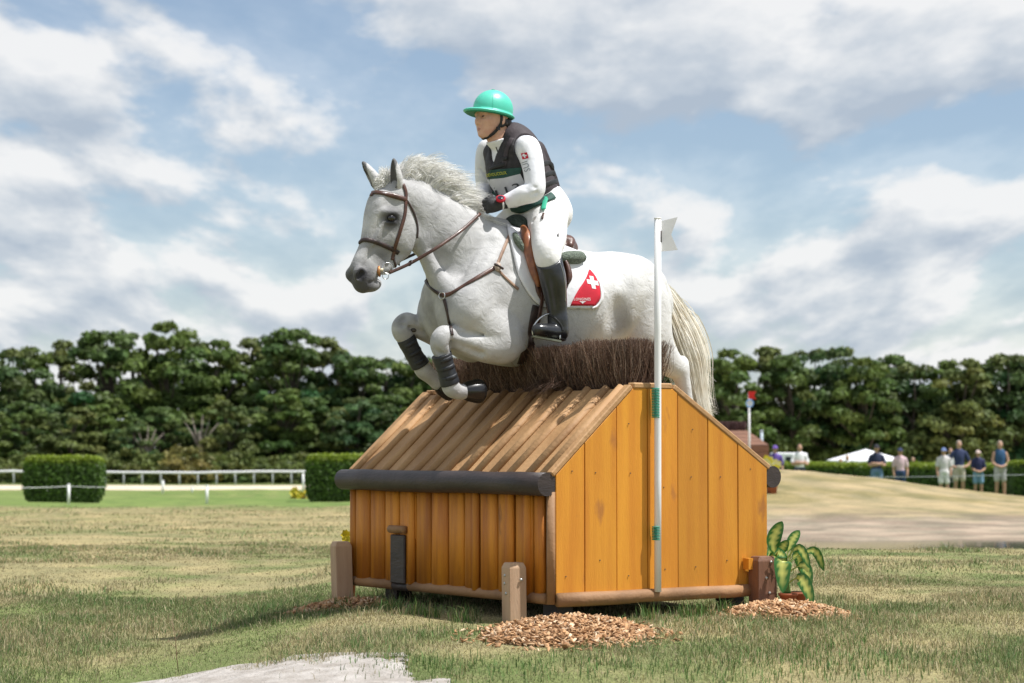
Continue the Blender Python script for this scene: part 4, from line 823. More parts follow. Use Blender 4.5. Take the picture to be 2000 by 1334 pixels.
p2 = empty('marker_pole', ((1487-1000)/F*50.6, 50.6, TXY((1487-1000)/F*50.6, 50.6)), 0, 'short grey-blue post behind the distant jump', 'post'); mb = MB(); zz = CH+(HOR-840)/F*50.6-p2.location.z; mb.tube([(0, 0, -.1), (0, 0, zz-.03)], .04, 10); mb.build('pole', mat('grey_blue', (.35, .42, .48), .5), p2, True); mb = MB(); mb.tube([(0, 0, zz-.04), (0, 0, zz)], [.046, .04], 10); mb.build('cap', bpy.data.materials['grey_blue'], p2, True)

# ================================================================== the jumping grey horse
HA = math.radians(216); HO = Vector((.215, 12.13, 0))
HFW = Vector((math.cos(HA), math.sin(HA), 0)); HLF = Vector((-math.sin(HA), math.cos(HA), 0))
def HL(px, py, y=0.0):                   # horse-frame point where the pixel's ray meets the upright plane y = const
    d = ray(px, py); o = Vector((0, 0, CH)) - HO
    t = (y - o.dot(HLF))/d.dot(HLF); p = o + d*t
    return (p.dot(HFW), y, p.z)
def HP(p):                               # horse frame -> pixel
    return proj(HO + HFW*p[0] + HLF*p[1] + Vector((0, 0, p[2])))
def C(px, py, y, *r): return (*HL(px, py, y), *r)
def mir(c): return (c[0], -c[1], *c[2:])

M_coat = mat('grey_horse_coat', (.64, .635, .625), .62, (.56, .555, .545), 9, .16, 240, sheen=.15, spec=.25)
def coat_extra(m):                       # flea-bitten specks; darker muzzle and eye skin; grey coat; painted shade on chest and flank
    nt = m.node_tree; N = nt.nodes; L = nt.links; b = N['Principled BSDF']; src = b.inputs['Base Color'].links[0].from_socket
    tc = N.new('ShaderNodeTexCoord')
    vo = N.new('ShaderNodeTexNoise'); vo.inputs['Scale'].default_value = 230; vo.inputs['Detail'].default_value = 1; L.new(tc.outputs['Object'], vo.inputs['Vector'])
    n2 = N.new('ShaderNodeTexNoise'); n2.inputs['Scale'].default_value = 5; L.new(tc.outputs['Object'], n2.inputs['Vector'])
    sp = N.new('ShaderNodeMath'); sp.operation = 'MULTIPLY_ADD'; L.new(n2.outputs['Fac'], sp.inputs[0]); sp.inputs[1].default_value = .22; L.new(vo.outputs['Fac'], sp.inputs[2])
    r1 = N.new('ShaderNodeMapRange'); r1.inputs[1].default_value = .70; r1.inputs[2].default_value = .82; r1.inputs[4].default_value = .38; L.new(sp.outputs[0], r1.inputs[0])
    m1 = N.new('ShaderNodeMix'); m1.data_type = 'RGBA'; L.new(r1.outputs[0], m1.inputs[0]); L.new(src, m1.inputs[6]); m1.inputs[7].default_value = (.25, .21, .18, 1)
    a = N.new('ShaderNodeAttribute'); a.attribute_name = 'Col'; se = N.new('ShaderNodeSeparateColor'); L.new(a.outputs['Color'], se.inputs[0])
    n3 = N.new('ShaderNodeTexNoise'); n3.inputs['Scale'].default_value = 14; n3.inputs['Detail'].default_value = 6; L.new(tc.outputs['Object'], n3.inputs['Vector'])
    r3 = N.new('ShaderNodeMapRange'); r3.inputs[1].default_value = .25; r3.inputs[2].default_value = .75; r3.inputs[3].default_value = .55; r3.inputs[4].default_value = 1.25; L.new(n3.outputs['Fac'], r3.inputs[0])
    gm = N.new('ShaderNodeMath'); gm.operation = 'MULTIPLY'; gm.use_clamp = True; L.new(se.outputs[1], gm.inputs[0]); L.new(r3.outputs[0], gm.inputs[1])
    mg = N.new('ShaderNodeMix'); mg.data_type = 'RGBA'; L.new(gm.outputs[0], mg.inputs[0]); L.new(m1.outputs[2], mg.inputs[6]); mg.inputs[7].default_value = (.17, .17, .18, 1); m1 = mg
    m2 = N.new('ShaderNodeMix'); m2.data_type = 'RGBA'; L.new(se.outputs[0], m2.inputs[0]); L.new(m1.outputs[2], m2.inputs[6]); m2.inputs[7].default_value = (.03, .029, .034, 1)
    L.new(m2.outputs[2], b.inputs['Base Color'])
    n4 = N.new('ShaderNodeTexNoise'); n4.inputs['Scale'].default_value = 17; n4.inputs['Detail'].default_value = 3; n4.inputs['Distortion'].default_value = 1.2; L.new(tc.outputs['Object'], n4.inputs['Vector'])
    b4 = N.new('ShaderNodeBump'); b4.inputs['Strength'].default_value = .5; b4.inputs['Distance'].default_value = .012; L.new(n4.outputs['Fac'], b4.inputs['Height']); L.new(b.inputs['Normal'].links[0].from_socket, b4.inputs['Normal']); L.new(b4.outputs[0], b.inputs['Normal'])
coat_extra(M_coat)
M_skin_dark = mat('dark_horse_skin', (.03, .028, .03), .5)
M_mane = mat('mane_hair', (.92, .91, .88), .6, (.72, .71, .68), 30, 0, trans=.35)
M_tail = mat('tail_hair', (.92, .89, .82), .6, (.80, .74, .62), 14, 0, trans=.3)
M_hoof = mat('hoof_horn', (.10, .085, .07), .45, (.16, .14, .11), 30)

def horse_body():
    s = SDF((-1.45, -.55, .45), (1.38, .55, 2.5), .007)
    # trunk: px, top row, bottom row, half width
    T = []
    for px, a, b, w in [(893,520,640,.10),(925,478,690,.17),(965,455,708,.225),(1010,452,714,.265),(1060,470,712,.29),(1105,488,704,.305),(1150,495,694,.30),(1190,497,678,.27),(1225,506,665,.235),(1252,530,660,.17)]:
        p = HL(px, a); q = HL(px, b); T.append(((p[0]+q[0])/2, 0, (p[2]+q[2])/2, w, abs(p[2]-q[2])/2))
    s.chain(T, .05, 4)
    # withers and back line
    s.chain([C(930,446,0,.05,.06), C(975,452,0,.055,.07), C(1030,474,0,.08,.07), C(1080,494,0,.11,.06)], .09)
    # neck
    s.chain([C(925,512,0,.15,.245), C(893,478,0,.125,.215), C(860,447,0,.10,.175), C(828,418,0,.083,.14), C(797,391,0,.075,.105), C(775,374,0,.07,.075)], .06)
    s.chain([C(905,425,0,.035,.035), C(870,392,0,.035,.03), C(830,368,0,.035,.03), C(790,352,0,.035,.035)], .05)      # crest
    s.chain([C(818,470,.03,.03,.03), C(836,510,.045,.04,.035), C(862,560,.07,.05,.05)], .09)                          # gullet muscle
    s.chain([C(818,470,-.03,.03,.03), C(836,510,-.045,.04,.035), C(862,560,-.07,.05,.05)], .09)
    # head
    s.chain([C(774,370,0,.055,.062), C(765,398,0,.082,.098), C(760,428,0,.084,.118), C(754,456,0,.068,.112), C(744,482,0,.052,.088), C(731,506,0,.044,.068), C(718,527,0,.044,.058), C(709,543,0,.047,.053), C(709,555,0,.040,.042)], .03, 5)
    s.chain([C(737,385,0,.058,.03), C(729,415,0,.062,.03), C(722,448,0,.044,.028), C(715,478,0,.036,.026), C(703,505,0,.033,.024), C(694,526,0,.036,.022)], .03)   # flat front of the face
    for sd in (1, -1):
        e = C(786, 450, .055)
        s.ball((e[0], sd*.054, e[2]), (.098, .034, .112), .02)                       # jowl
        e = C(764, 417, .09); s.ball((e[0]+.002, sd*.074, e[2]+.004), (.044, .022, .022), .035)     # brow
        s.ball((e[0]-.012, sd*.098, e[2]+.058), (.03, .018, .03), .04, 'sub')         # hollow above the eye
        s.seg((e[0]+.035, sd*.074, e[2]-.045), (e[0]+.085, sd*.052, e[2]-.17), .012, .006, .02)       # facial crest
        s.ball((e[0]+.02, sd*.112, e[2]-.09), (.03, .02, .06), .06, 'sub')
        e = C(767, 426, .098); s.ball((e[0], sd*.100, e[2]), (.030, .020, .020), .012, 'sub')
        s.seg((e[0]-.022, sd*.082, e[2]-.021), (e[0]+.02, sd*.082, e[2]-.025), .006, .006, .014)      # lower lid
        e = C(704, 534, .05); s.ball((e[0]+.002, sd*.040, e[2]-.002), (.034, .022, .040), .02)    # nostril rim
        e = C(707, 538, .07); s.seg((e[0]+.006, sd*.066, e[2]-.010), (e[0]-.008, sd*.062, e[2]+.012), (.03,.026), (.026,.018), .008, op='sub')
        e = HL(737, 548, .05); s.seg((e[0], sd*.045, e[2]), (e[0]+.055, sd*.052, e[2]-.016), .005, .005, .010, op='sub')         # mouth line
        e = HL(750, 505, .05); s.ball((e[0], sd*.078, e[2]), (.05, .016, .04), .06, 'sub')
    s.chain([C(716,560,0,.034,.018), C(728,560,0,.032,.018), C(737,553,0,.024,.015)], .02)            # lower lip, chin
    s.seg(C(752,528,.0)[:3], C(788,492,0)[:3], (.034,.02), (.05,.03), .05)                          # bars of the jaw
    # shoulders and breast
    for sd in (1, -1):
        k = 1 if sd > 0 else .64
        def m(c): return c if sd > 0 else (c[0]-.015, -c[1]*k, *c[2:])
        s.chain([m(C(978,480,.12,.05,.10)), m(C(960,530,.18,.06,.13)), m(C(930,585,.205,.07,.12)), m(C(915,612,.20,.08,.10))], .06)
        s.chain([m(C(915,605,.18,.09,.11)), m(C(950,640,.20,.085,.115)), m(C(985,668,.20,.075,.10))], .06)
        s.chain([m(C(885,575,.10,.08,.09)), m(C(893,615,.10,.10,.11)), m(C(905,650,.10,.09,.09))], .05)
        s.chain([m(C(1000,600,.22,.03,.10)), m(C(1012,660,.21,.03,.08))], .10)
    # left foreleg, folded over the rail
    s.chain([C(985,672,.20,.08,.095), C(950,674,.20,.075,.088), C(915,667,.195,.06,.068), C(885,659,.19,.046,.05), C(866,657,.19,.044,.046)], .04, 5)
    s.chain([C(975,690,.2,.05,.05), C(992,694,.205,.03,.03)], .03)
    s.chain([C(868,655,.19,.047,.047), C(861,668,.187,.048,.05), C(862,685,.184,.040,.041)], .02)
    s.chain([C(864,682,.183,.036,.036), C(870,715,.178,.028,.032), C(878,745,.172,.028,.034), C(881,757,.17,.034,.038), C(893,765,.168,.03,.031), C(908,765,.166,.031,.032)], .02, 5)
    for (x0,y0,x1,y1,Y,r) in [(884,672,940,690,.245,.010),(900,650,955,655,.25,.007),(876,664,880,682,.215,.008),(850,682,862,690,.21,.006)]:
        a = HL(x0,y0,Y); b = HL(x1,y1,Y); s.seg(a, b, r, r, .03, op='sub')
    # right foreleg, further forward
    s.chain([C(910,655,-.19,.08,.10), C(870,652,-.2,.07,.085), C(835,644,-.2,.055,.062), C(806,635,-.2,.047,.05), C(793,632,-.2,.048,.05)], .04, 5)
    s.chain([C(795,630,-.2,.047,.048), C(785,640,-.2,.047,.05), C(788,655,-.2,.042,.044)], .02)
    s.chain([C(789,650,-.2,.038,.038), C(806,688,-.2,.028,.031), C(821,714,-.2,.028,.033), C(828,724,-.2,.035,.038), C(843,737,-.2,.031,.031), C(857,750,-.2,.031,.032)], .02, 5)
    for (x0,y0,x1,y1,Y,r) in [(800,640,828,650,-.15,.008),(776,628,790,622,-.16,.006),(772,640,786,634,-.155,.005)]:
        a = HL(x0,y0,Y); b = HL(x1,y1,Y); s.seg(a, b, r, r, .025, op='sub')
    # hindquarters
    for sd in (1, -1):
        def m(c): return c if sd > 0 else mir(c)
        s.chain([m(C(1205,520,.11,.10,.06)), m(C(1240,530,.13,.10,.08)), m(C(1272,556,.12,.09,.09))], .08)
        s.chain([m(C(1238,560,.17,.10,.15)), m(C(1258,600,.185,.10,.17)), m(C(1262,640,.185,.095,.15)), m(C(1266,668,.185,.085,.12))], .07)
        s.chain([m(C(1268,650,.18,.09,.13)), m(C(1290,690,.18,.07,.098)), m(C(1314,714,.175,.052,.066)), m(C(1330,722,.17,.043,.048))], .05, 5)
        s.chain([m(C(1333,706,.17,.025,.028)), m(C(1326,722,.17,.042,.046)), m(C(1335,752,.17,.036,.036)), m(C(1342,800,.165,.028,.032)), m(C(1340,850,.16,.028,.032)), m(C(1336,872,.16,.034,.038)), m(C(1326,892,.16,.03,.03))], .03, 5)
        s.ball(m(HL(1228, 560, .24)), (.06, .05, .09), .07)
    # flank hollow
    for sd in (1, -1):
        p = HL(1207, 622, .31); s.ball((p[0]-.01, sd*.325, p[2]-.03), (.06, .06, .13), .08, 'sub')
    # groove between neck and shoulder, elbow crease
    for sd in (1,-1):
        a = HL(955, 470, .18); b = HL(895, 545, .19); s.seg((a[0], sd*.20, a[2]), (b[0], sd*.222, b[2]), .014, .014, .07, op='sub')
    me = s.mesh('horse_body', 3)
    # dark-skin mask, plus painted shade at the breast and flank
    n = len(me.vertices); v = np.empty(n*3, np.float32); me.vertices.foreach_get('co', v); v = v.reshape(-1, 3)
    def fall(c, r0, r1, ay=1): 
        d = np.sqrt((v[:, 0]-c[0])**2+((np.abs(v[:, 1])-abs(c[1]))*ay)**2+(v[:, 2]-c[2])**2); return np.clip((r1-d)/(r1-r0), 0, 1)
    k = np.zeros(n)
    k = np.maximum(k, .8*fall(HL(702, 552, .02), .05, .135, .6)); k = np.maximum(k, 1.0*fall(HL(707, 536, .058), .032, .046))
    k = np.maximum(k, .95*fall(HL(766, 427, .085), .028, .075)); k = np.maximum(k, .35*fall(HL(745, 500, .05), .01, .07))
    k = np.maximum(k, .3*fall(HL(784, 632, -.2), .03, .06)*(v[:, 1] < 0))
    k = np.maximum(k, .06*fall(HL(1214, 625, .25), .02, .10))  # shade of the flank fold put into the colour
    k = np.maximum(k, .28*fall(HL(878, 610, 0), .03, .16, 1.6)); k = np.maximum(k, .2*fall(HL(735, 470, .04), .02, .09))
    k = np.maximum(k, .45*fall(HL(735, 548, .05), .01, .04))
    def blob(px, py, y, r0, r1): 
        q = HL(px, py, y); d = np.sqrt((v[:, 0]-q[0])**2+(v[:, 1]-q[1])**2*.5+(v[:, 2]-q[2])**2); t = np.clip((r1-d)/(r1-r0), 0, 1); return t*t*(3-2*t)
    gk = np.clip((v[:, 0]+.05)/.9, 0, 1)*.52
    gk = np.maximum(gk, .85*blob(862, 590, -.05, .05, .27)); gk = np.maximum(gk, .62*blob(850, 480, .1, .05, .30)); gk = np.maximum(gk, .5*blob(1010, 690, .1, .05, .25)); gk = np.maximum(gk, .45*blob(735, 500, .03, .04, .15))  # grey coat, with chest and underside shade painted deeper
    gk = np.maximum(gk, .40*blob(1212, 630, .25, .02, .15)); gk = np.maximum(gk, .55*blob(870, 680, .19, .02, .07)); gk = gk*(1-.75*blob(940, 650, .25, .05, .20))*(1-.6*blob(865, 652, .2, .02, .06))*(1-.5*blob(790, 625, -.2, .02, .08))*(1-.6*blob(722, 440, .02, .02, .09))  # first term paints the shade of the flank fold
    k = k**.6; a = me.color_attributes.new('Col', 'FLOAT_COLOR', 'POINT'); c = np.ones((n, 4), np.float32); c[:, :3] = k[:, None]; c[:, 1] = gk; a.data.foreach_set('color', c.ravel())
    return me

horse = empty('horse', HO, HA, 'white-grey horse leaping the wooden jump with its forelegs tucked up', 'horse')
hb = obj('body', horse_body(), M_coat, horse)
def hverts(o):
    n = len(o.data.vertices); v = np.empty(n*3, np.float32); o.data.vertices.foreach_get('co', v); return v.reshape(-1, 3)
from mathutils.bvhtree import BVHTree
def bvh_of(o): return BVHTree.FromPolygons([tuple(v.co) for v in o.data.vertices], [tuple(p.vertices) for p in o.data.polygons])
HBVH = bvh_of(hb)
def on(bv, px, py, off=.004):            # horse-frame point where that pixel's ray first meets the surface, lifted by off along the normal
    o = Vector((0, 0, CH)) - HO; d = ray(px, py)
    lo = Vector((o.dot(HFW), o.dot(HLF), o.z)); ld = Vector((d.dot(HFW), d.dot(HLF), d.z)).normalized()
    h = bv.ray_cast(lo, ld)
    if h[0] is None: h = bv.find_nearest(Vector(HL(px, py, 0)))
    return h[0] + h[1]*off, h[1]
def skin_at(px, py, off=.004): return on(HBVH, px, py, off)
def side_at(x, z, off, sd=1):            # the coat at height z, seen from the side
    h = HBVH.ray_cast(Vector((x, sd*1.0, z)), Vector((0, -sd, 0)))
    if h[0] is None: return None
    return h[0]+h[1]*off
# eyes
for sd in (1, -1):
    e = HL(767, 426, .09); s = SDF((e[0]-.04, -.12, e[2]-.04), (e[0]+.04, .12, e[2]+.04), .002)
    s.ball((e[0]+.002, sd*.082, e[2]), (.026, .017, .0185), .002)
    obj('eye', s.mesh('eye', 1), mat('horse_eye', (.008, .006, .006), .06, spec=.8) if sd > 0 else bpy.data.materials['horse_eye'], horse)
# ears
M_ear_in = mat('ear_inside', (.06, .052, .05), .8, (.2, .18, .17), 60)
def ear(b, m_, t, axf):
    s = SDF(np.minimum(b, t)-.08, np.maximum(b, t)+.08, .0028); b = np.array(b); t = np.array(t); m_ = np.array(m_)
    s.chain([(*b, .022, .024), (*(b*.6+m_*.4), .029, .03), (*m_, .03, .028), (*(m_*.4+t*.6), .02, .018), (*t, .004, .004)], .01, 5)
    o = np.array(axf)*.02
    s.chain([(*(b*.75+m_*.25+o), .012, .014), (*(b*.3+m_*.7+o*1.05), .021, .021), (*(m_*.7+t*.3+o*.95), .016, .017), (*(m_*.15+t*.85+o*.5), .005, .006)], .004, 5, op='sub')
    me = s.mesh('ear', 1); o_ = obj('ear', me, M_coat, horse)
    n = len(me.vertices); v = np.empty(n*3, np.float32); me.vertices.foreach_get('co', v); v = v.reshape(-1, 3)
    # inside of the ear: near the carved axis
    P0 = b*.75+m_*.25+o; P1 = m_*.15+t*.85+o*.5; ab = P1-P0; tt = np.clip(((v-P0)@ab)/(ab@ab), 0, 1); d = np.linalg.norm(v-(P0+tt[:, None]*ab), axis=1)
    k = np.clip((.024-d)/.004, 0, 1)*.8; gk = .25
    a = me.color_attributes.new('Col', 'FLOAT_COLOR', 'POINT'); c = np.ones((n, 4), np.float32); c[:, :3] = k[:, None]; c[:, 1] = .2; a.data.foreach_set('color', c.ravel())
ear(np.array(HL(776, 370, .045)), np.array(HL(774, 345, .06)), np.array(HL(769, 311, .06)), (.9, .35, -.1))
ear(np.array(HL(742, 366, -.045)), np.array(HL(728, 345, -.06)), np.array(HL(709, 317, -.075)), (.8, -.3, -.1))
s = SDF(np.array(HL(806,647,-.15))-.05, np.array(HL(806,647,-.15))+.05, .003); s.ball(np.array(skin_at(807,645,0)[0]), (.02,.012,.012), .004); obj('chestnut', s.mesh('chestnut', 1), mat('dark_callus', (.05,.04,.035), .8, (.09,.08,.07), 60, .5, 90), horse)
# hooves
def hoof(name, c, toe, r0, r1, mat_=M_hoof):
    c = Vector(c); toe = Vector(toe); ax = (toe-c).normalized(); mb = MB(); ring = []
    return c, ax
def cone(name, a, b, ra, rb, m_, parent, n=20, extra=()):
    mb = MB(); a = Vector(a); b = Vector(b); P = [a]; R = [ra]
    for t, r in extra: P.append(a.lerp(b, t)); R.append(r)
    P.append(b); R.append(rb); mb.tube([tuple(p) for p in P], R, n); return mb.build(name, m_, parent, True)
HOOF_L = (HL(905, 764, .167), HL(938, 764, .163)); HOOF_R = (HL(855, 749, -.2), HL(884, 762, -.2))
for a, b in (HOOF_L, HOOF_R, (HL(1328, 888, .16), HL(1318, 925, .16)), (mir(HL(1328, 888, .16)), mir(HL(1318, 925, .16)))):
    o = cone('hoof', a, b, .034, .056, M_hoof, horse, 20, ((.5, .046),))
# hair: flat tapering strands
def strands(name, rows, m_, parent, w=.004):
    V = []; Fc = []
    for pts, ww, nrm in rows:
        P = [Vector(p) for p in pts]; k = len(P); b0 = len(V)
        for i, p in enumerate(P):
            t = (P[min(i+1, k-1)]-P[max(i-1, 0)]).normalized(); sd = t.cross(nrm)
            sd = sd.normalized() if sd.length > 1e-5 else Vector((1, 0, 0))
            q = w*ww*(1-.9*(i/(k-1))**2)
            V += [p-sd*q, p+sd*q]
        Fc += [(b0+2*i, b0+2*i+1, b0+2*i+3, b0+2*i+2) for i in range(k-1)]
    me = mesh(name, [tuple(v) for v in V], Fc); me.polygons.foreach_set('use_smooth', np.ones(len(Fc), bool))
    return obj(name, me, m_, parent)
R_ = random.Random(11)
def rv(a): return Vector((R_.uniform(-a, a), R_.uniform(-a, a), R_.uniform(-a, a)))
crest = [HL(776, 352), HL(800, 348), HL(826, 356), HL(852, 371), HL(878, 388), HL(903, 411), HL(925, 433), HL(950, 447)]
tips = [HL(790, 316, .0), HL(828, 308, .0), HL(872, 322, .0), HL(908, 345, .01), HL(938, 368, .02), HL(945, 402, .0), HL(960, 432, -.01), HL(985, 446, .0)]
cs = smooth_pts(crest, 10); ts = smooth_pts(tips, 10)
rows = []
def mane_pt(u):
    f = min(max(u, 0), .999)*(len(cs)-1); j = int(f); g = f-j
    return Vector(cs[j]).lerp(Vector(cs[j+1]), g), Vector(ts[j]).lerp(Vector(ts[j+1]), g)
for lock in range(260):                   # locks of hair, each a bundle that shares a sweep
    u0 = R_.random(); a0, b0 = mane_pt(u0); sidey = R_.gauss(.25, .7)
    ln = R_.uniform(.6, 1.12); sw = Vector((R_.gauss(-.02, .025), R_.gauss(.015, .03), R_.gauss(0, .018)))
    droop = R_.uniform(.0, .05) + (.05 if R_.random() < .25 else 0); curl = R_.uniform(.4, .75)
    for q in range(R_.randrange(14, 30)):
        a, b = mane_pt(u0+R_.gauss(0, .012)); a = a+Vector((0, .022*max(-1.6, min(1.6, sidey+R_.gauss(0, .35))), -.014-abs(.008*sidey)))
        d = ((b-a)*ln*R_.uniform(.75, 1.08)) + sw*R_.uniform(.7, 1.3) + rv(.008)
        pts = [a]
        for t in (.2, .42, .65, .85, 1.0):
            rise = 1-(1-t)**2.0; fwdt = t**(1+curl)
            pts.append(a+Vector((d.x*fwdt, d.y*t+.02*sidey*math.sin(t*3), d.z*rise*1.12-droop*t*t*1.3))+rv(.0022))
        rows.append((pts, R_.uniform(.5, 1.2), Vector((.4*R_.gauss(0, 1), 1, .4*R_.gauss(0, 1)))))
strands('mane', rows, M_mane, horse, .0017)
rows = []
for i in range(420):                      # forelock blown back between the ears
    a = Vector(HL(R_.uniform(740, 772), R_.uniform(350, 366), R_.uniform(-.035, .035)))
    t = Vector(HL(R_.uniform(738, 768), R_.uniform(322, 352), R_.uniform(-.04, .05))); t2 = Vector(HL(R_.uniform(728, 752), R_.uniform(345, 375), R_.uniform(-.03, .03)))
    e = t if i % 3 else t2
    rows.append(([a, a.lerp(e, .5)+Vector((0, 0, .012))+rv(.006), e], R_.uniform(.6, 1.3), Vector((R_.gauss(0, .4), 1, R_.gauss(0, .4)))))
strands('forelock', rows, M_mane, horse, .0026)
rows = []
tc = [HL(1272, 535, 0), HL(1292, 565, -.01), HL(1312, 612, -.02), HL(1330, 660, -.02), HL(1346, 705, -.02), HL(1354, 745, -.02), HL(1364, 790, -.01), HL(1376, 822, .0)]
tw = [.03, .05, .085, .105, .10, .085, .07, .06]
cs = [Vector(p) for p in smooth_pts(tc, 5)]; ws = [p[0] for p in smooth_pts([(w,) for w in tw], 5)]
for i in range(2600):
    ox, oy = R_.gauss(0, .45), R_.gauss(0, .45); st = 0 if R_.random() < .5 else R_.randrange(0, 14); en = R_.randrange(len(cs)-12, len(cs)) if R_.random() < .85 else len(cs)-1
    pts = []; ph = R_.uniform(0, 6); bend = R_.gauss(0, .012)
    for j in range(st, en, 2):
        w = ws[j]*min(1, (j-st+3)/9); t = (j-st)/max(1, en-st)
        pts.append(cs[j]+Vector((-ox*w, oy*w*.8, ox*w*.35))+Vector((-bend*t*t, bend*.5*t, .004*math.sin(ph+j*.5))))
    if R_.random() < .05: pts[-1] = pts[-1]+Vector((-.05, .02, R_.uniform(-.03, .04)))
    rows.append((pts, R_.uniform(.6, 1.4), Vector((R_.gauss(0, .3), 1, R_.gauss(0, .3)))))
strands('tail', rows, M_tail, horse, .0035)

# ================================================================== tack
M_leather = mat('brown_leather', (.10, .038, .022), .42, (.05, .02, .014), 25, .15, 200, coat=.15)
M_tan = mat('tan_leather', (.30, .105, .035), .38, (.17, .055, .022), 20, .1, 150, coat=.2)
M_dark = mat('dark_leather', (.022, .014, .013), .45, (.045, .024, .02), 30, .1, 200)
M_strap = mat('pale_strap', (.34, .22, .15), .6, (.22, .13, .09), 30)
M_steel = mat('steel', (.6, .6, .6), .25, metal=1)
M_brass = mat('copper_bit', (.42, .20, .08), .45, metal=.6)
M_padw = mat('white_cotton', (.80, .80, .82), .85, (.72, .72, .76), 14, .35, 26)
M_red = mat('red_cloth', (.62, .012, .035), .8, (.52, .01, .03), 20, .1, 80)
M_white = mat('white_print', (.8, .8, .8), .7)
M_fleece = mat('green_grey_fleece', (.20, .24, .19), .95, (.09, .11, .09), 110, 1.0, 150, detail=2)
M_fleeced = mat('dark_green_fleece', (.03, .045, .04), .95, (.06, .08, .065), 90, 1.0, 150, detail=2)
M_boot = mat('black_neoprene', (.018, .02, .026), .5, (.03, .033, .04), 20, .15, 120)
M_rubber = mat('black_rubber', (.012, .012, .013), .22, spec=.6)

def strap_path(bv, pts, n=6, off=.004): 
    P = smooth_pts(pts, n); Q = [on(bv, p[0], p[1], off) for p in P]
    # drop stray hits
    return [q[0] for q in Q], [q[1] for q in Q]
def strap(name, pts, w, th, m_, parent, bv=None, n=6, off=.004, pre=(), post=()):
    A, U = strap_path(bv or HBVH, pts, n, off)
    A = [Vector(p) for p in pre]+A+[Vector(p) for p in post]; U = [U[0]]*len(pre)+U+[U[-1]]*len(post)
    mb = MB(); mb.tube(A, 1.0, 10, flat=(w/2, th/2), up=U); return mb.build(name, m_, parent, True)
def ringm(name, c, r, t, nrm, m_, parent):
    c = Vector(c); n = Vector(nrm).normalized(); a = n.orthogonal().normalized(); b = n.cross(a)
    P = [c+a*r*math.cos(g)+b*r*math.sin(g) for g in [2*math.pi*i/20 for i in range(21)]]
    mb = MB(); mb.tube(P, t, 6, cap=False, up=n); return mb.build(name, m_, parent, True)
def sheet(name, front, back, off, th, m_, parent, bvf, nt=18, nu=16, smooth=True):
    # cloth / leather lying on a surface: front and back edges as pixel curves, surface point from bvf(px,py)
    Fp = [q for q in smooth_pts(front, 4)]; Bp = [q for q in smooth_pts(back, 4)]
    def samp(P, t):
        f = t*(len(P)-1); j = min(int(f), len(P)-2); return P[j]+(P[j+1]-P[j])*(f-j)
    top = []; bot = []
    for i in range(nt+1):
        a = samp(Fp, i/nt); b = samp(Bp, i/nt)
        for j in range(nu+1):
            q = a+(b-a)*(j/nu); p, nn = bvf(q[0], q[1]); top.append(p+nn*(off+th)); bot.append(p+nn*off)
    W_ = nu+1; n = len(top); f = []
    for i in range(nt):
        for j in range(nu):
            k = i*W_+j; f.append((k, k+1, k+1+W_, k+W_)); f.append((n+k, n+k+W_, n+k+1+W_, n+k+1))
    rim = [j for j in range(W_)]+[i*W_+nu for i in range(1, nt+1)]+[nt*W_+j for j in range(nu-1, -1, -1)]+[i*W_ for i in range(nt-1, 0, -1)]
    for a, b in zip(rim, rim[1:]+rim[:1]): f.append((b, a, n+a, n+b))
    me = pmesh(name, top+bot, f)
    bm = bmesh.new(); bm.from_mesh(me); bmesh.ops.recalc_face_normals(bm, faces=bm.faces); bm.to_mesh(me); bm.free()
    return obj(name, me, m_, parent, smooth)
def mirror_copy(o, parent):
    me = o.data.copy(); n = len(me.vertices); v = np.empty(n*3, np.float32); me.vertices.foreach_get('co', v); v = v.reshape(-1, 3); v[:, 1] *= -1
    me.vertices.foreach_set('co', v.ravel()); me.flip_normals(); c = obj(o.name.split('.')[0], me, None, parent); return c
def text_mesh(body, spacing=1.0):
    cu = bpy.data.curves.new('txt', 'FONT'); cu.body = body; cu.space_character = spacing; cu.resolution_u = 2
    o = bpy.data.objects.new('txt', cu); COL.objects.link(o); dg = bpy.context.evaluated_depsgraph_get(); me = bpy.data.meshes.new_from_object(o.evaluated_get(dg))
    v = np.array([x.co[:2] for x in me.vertices]); f = [tuple(p.vertices) for p in me.polygons]
    bpy.data.objects.remove(o); bpy.data.curves.remove(cu); bpy.data.meshes.remove(me)
    v -= v.min(0); v /= max(v[:, 0].max(), 1e-6)
    bm = bmesh.new(); bv = [bm.verts.new((*p, 0)) for p in v]
    for q in f:
        try: bm.faces.new([bv[i] for i in q])
        except ValueError: pass
    bmesh.ops.triangulate(bm, faces=bm.faces)
    for _ in range(4):
        es = [e for e in bm.edges if e.calc_length() > .07]
        if not es: break
        bmesh.ops.subdivide_edges(bm, edges=es, cuts=1); bmesh.ops.triangulate(bm, faces=[x for x in bm.faces if len(x.verts) > 3])
    bm.verts.index_update(); v = np.array([x.co[:2] for x in bm.verts]); f = [tuple(x.index for x in q.verts) for q in bm.faces]; bm.free()
    return v, f
def print_on(name, body, p0, p1, hgt, bv, off, m_, parent, spacing=1.0):
    # lettering laid on a surface: baseline from pixel p0 to p1, letters hgt pixels tall
    v, f = text_mesh(body, spacing); h = v[:, 1].max(); p0 = np.array(p0, float); p1 = np.array(p1, float); d = p1-p0; u = np.array([d[1], -d[0]])/np.linalg.norm(d)
    V = [on(bv, *(p0+d*a+u*hgt*(b/h)), off)[0] for a, b in v]
    return obj(name, pmesh(name, V, f), m_, parent)
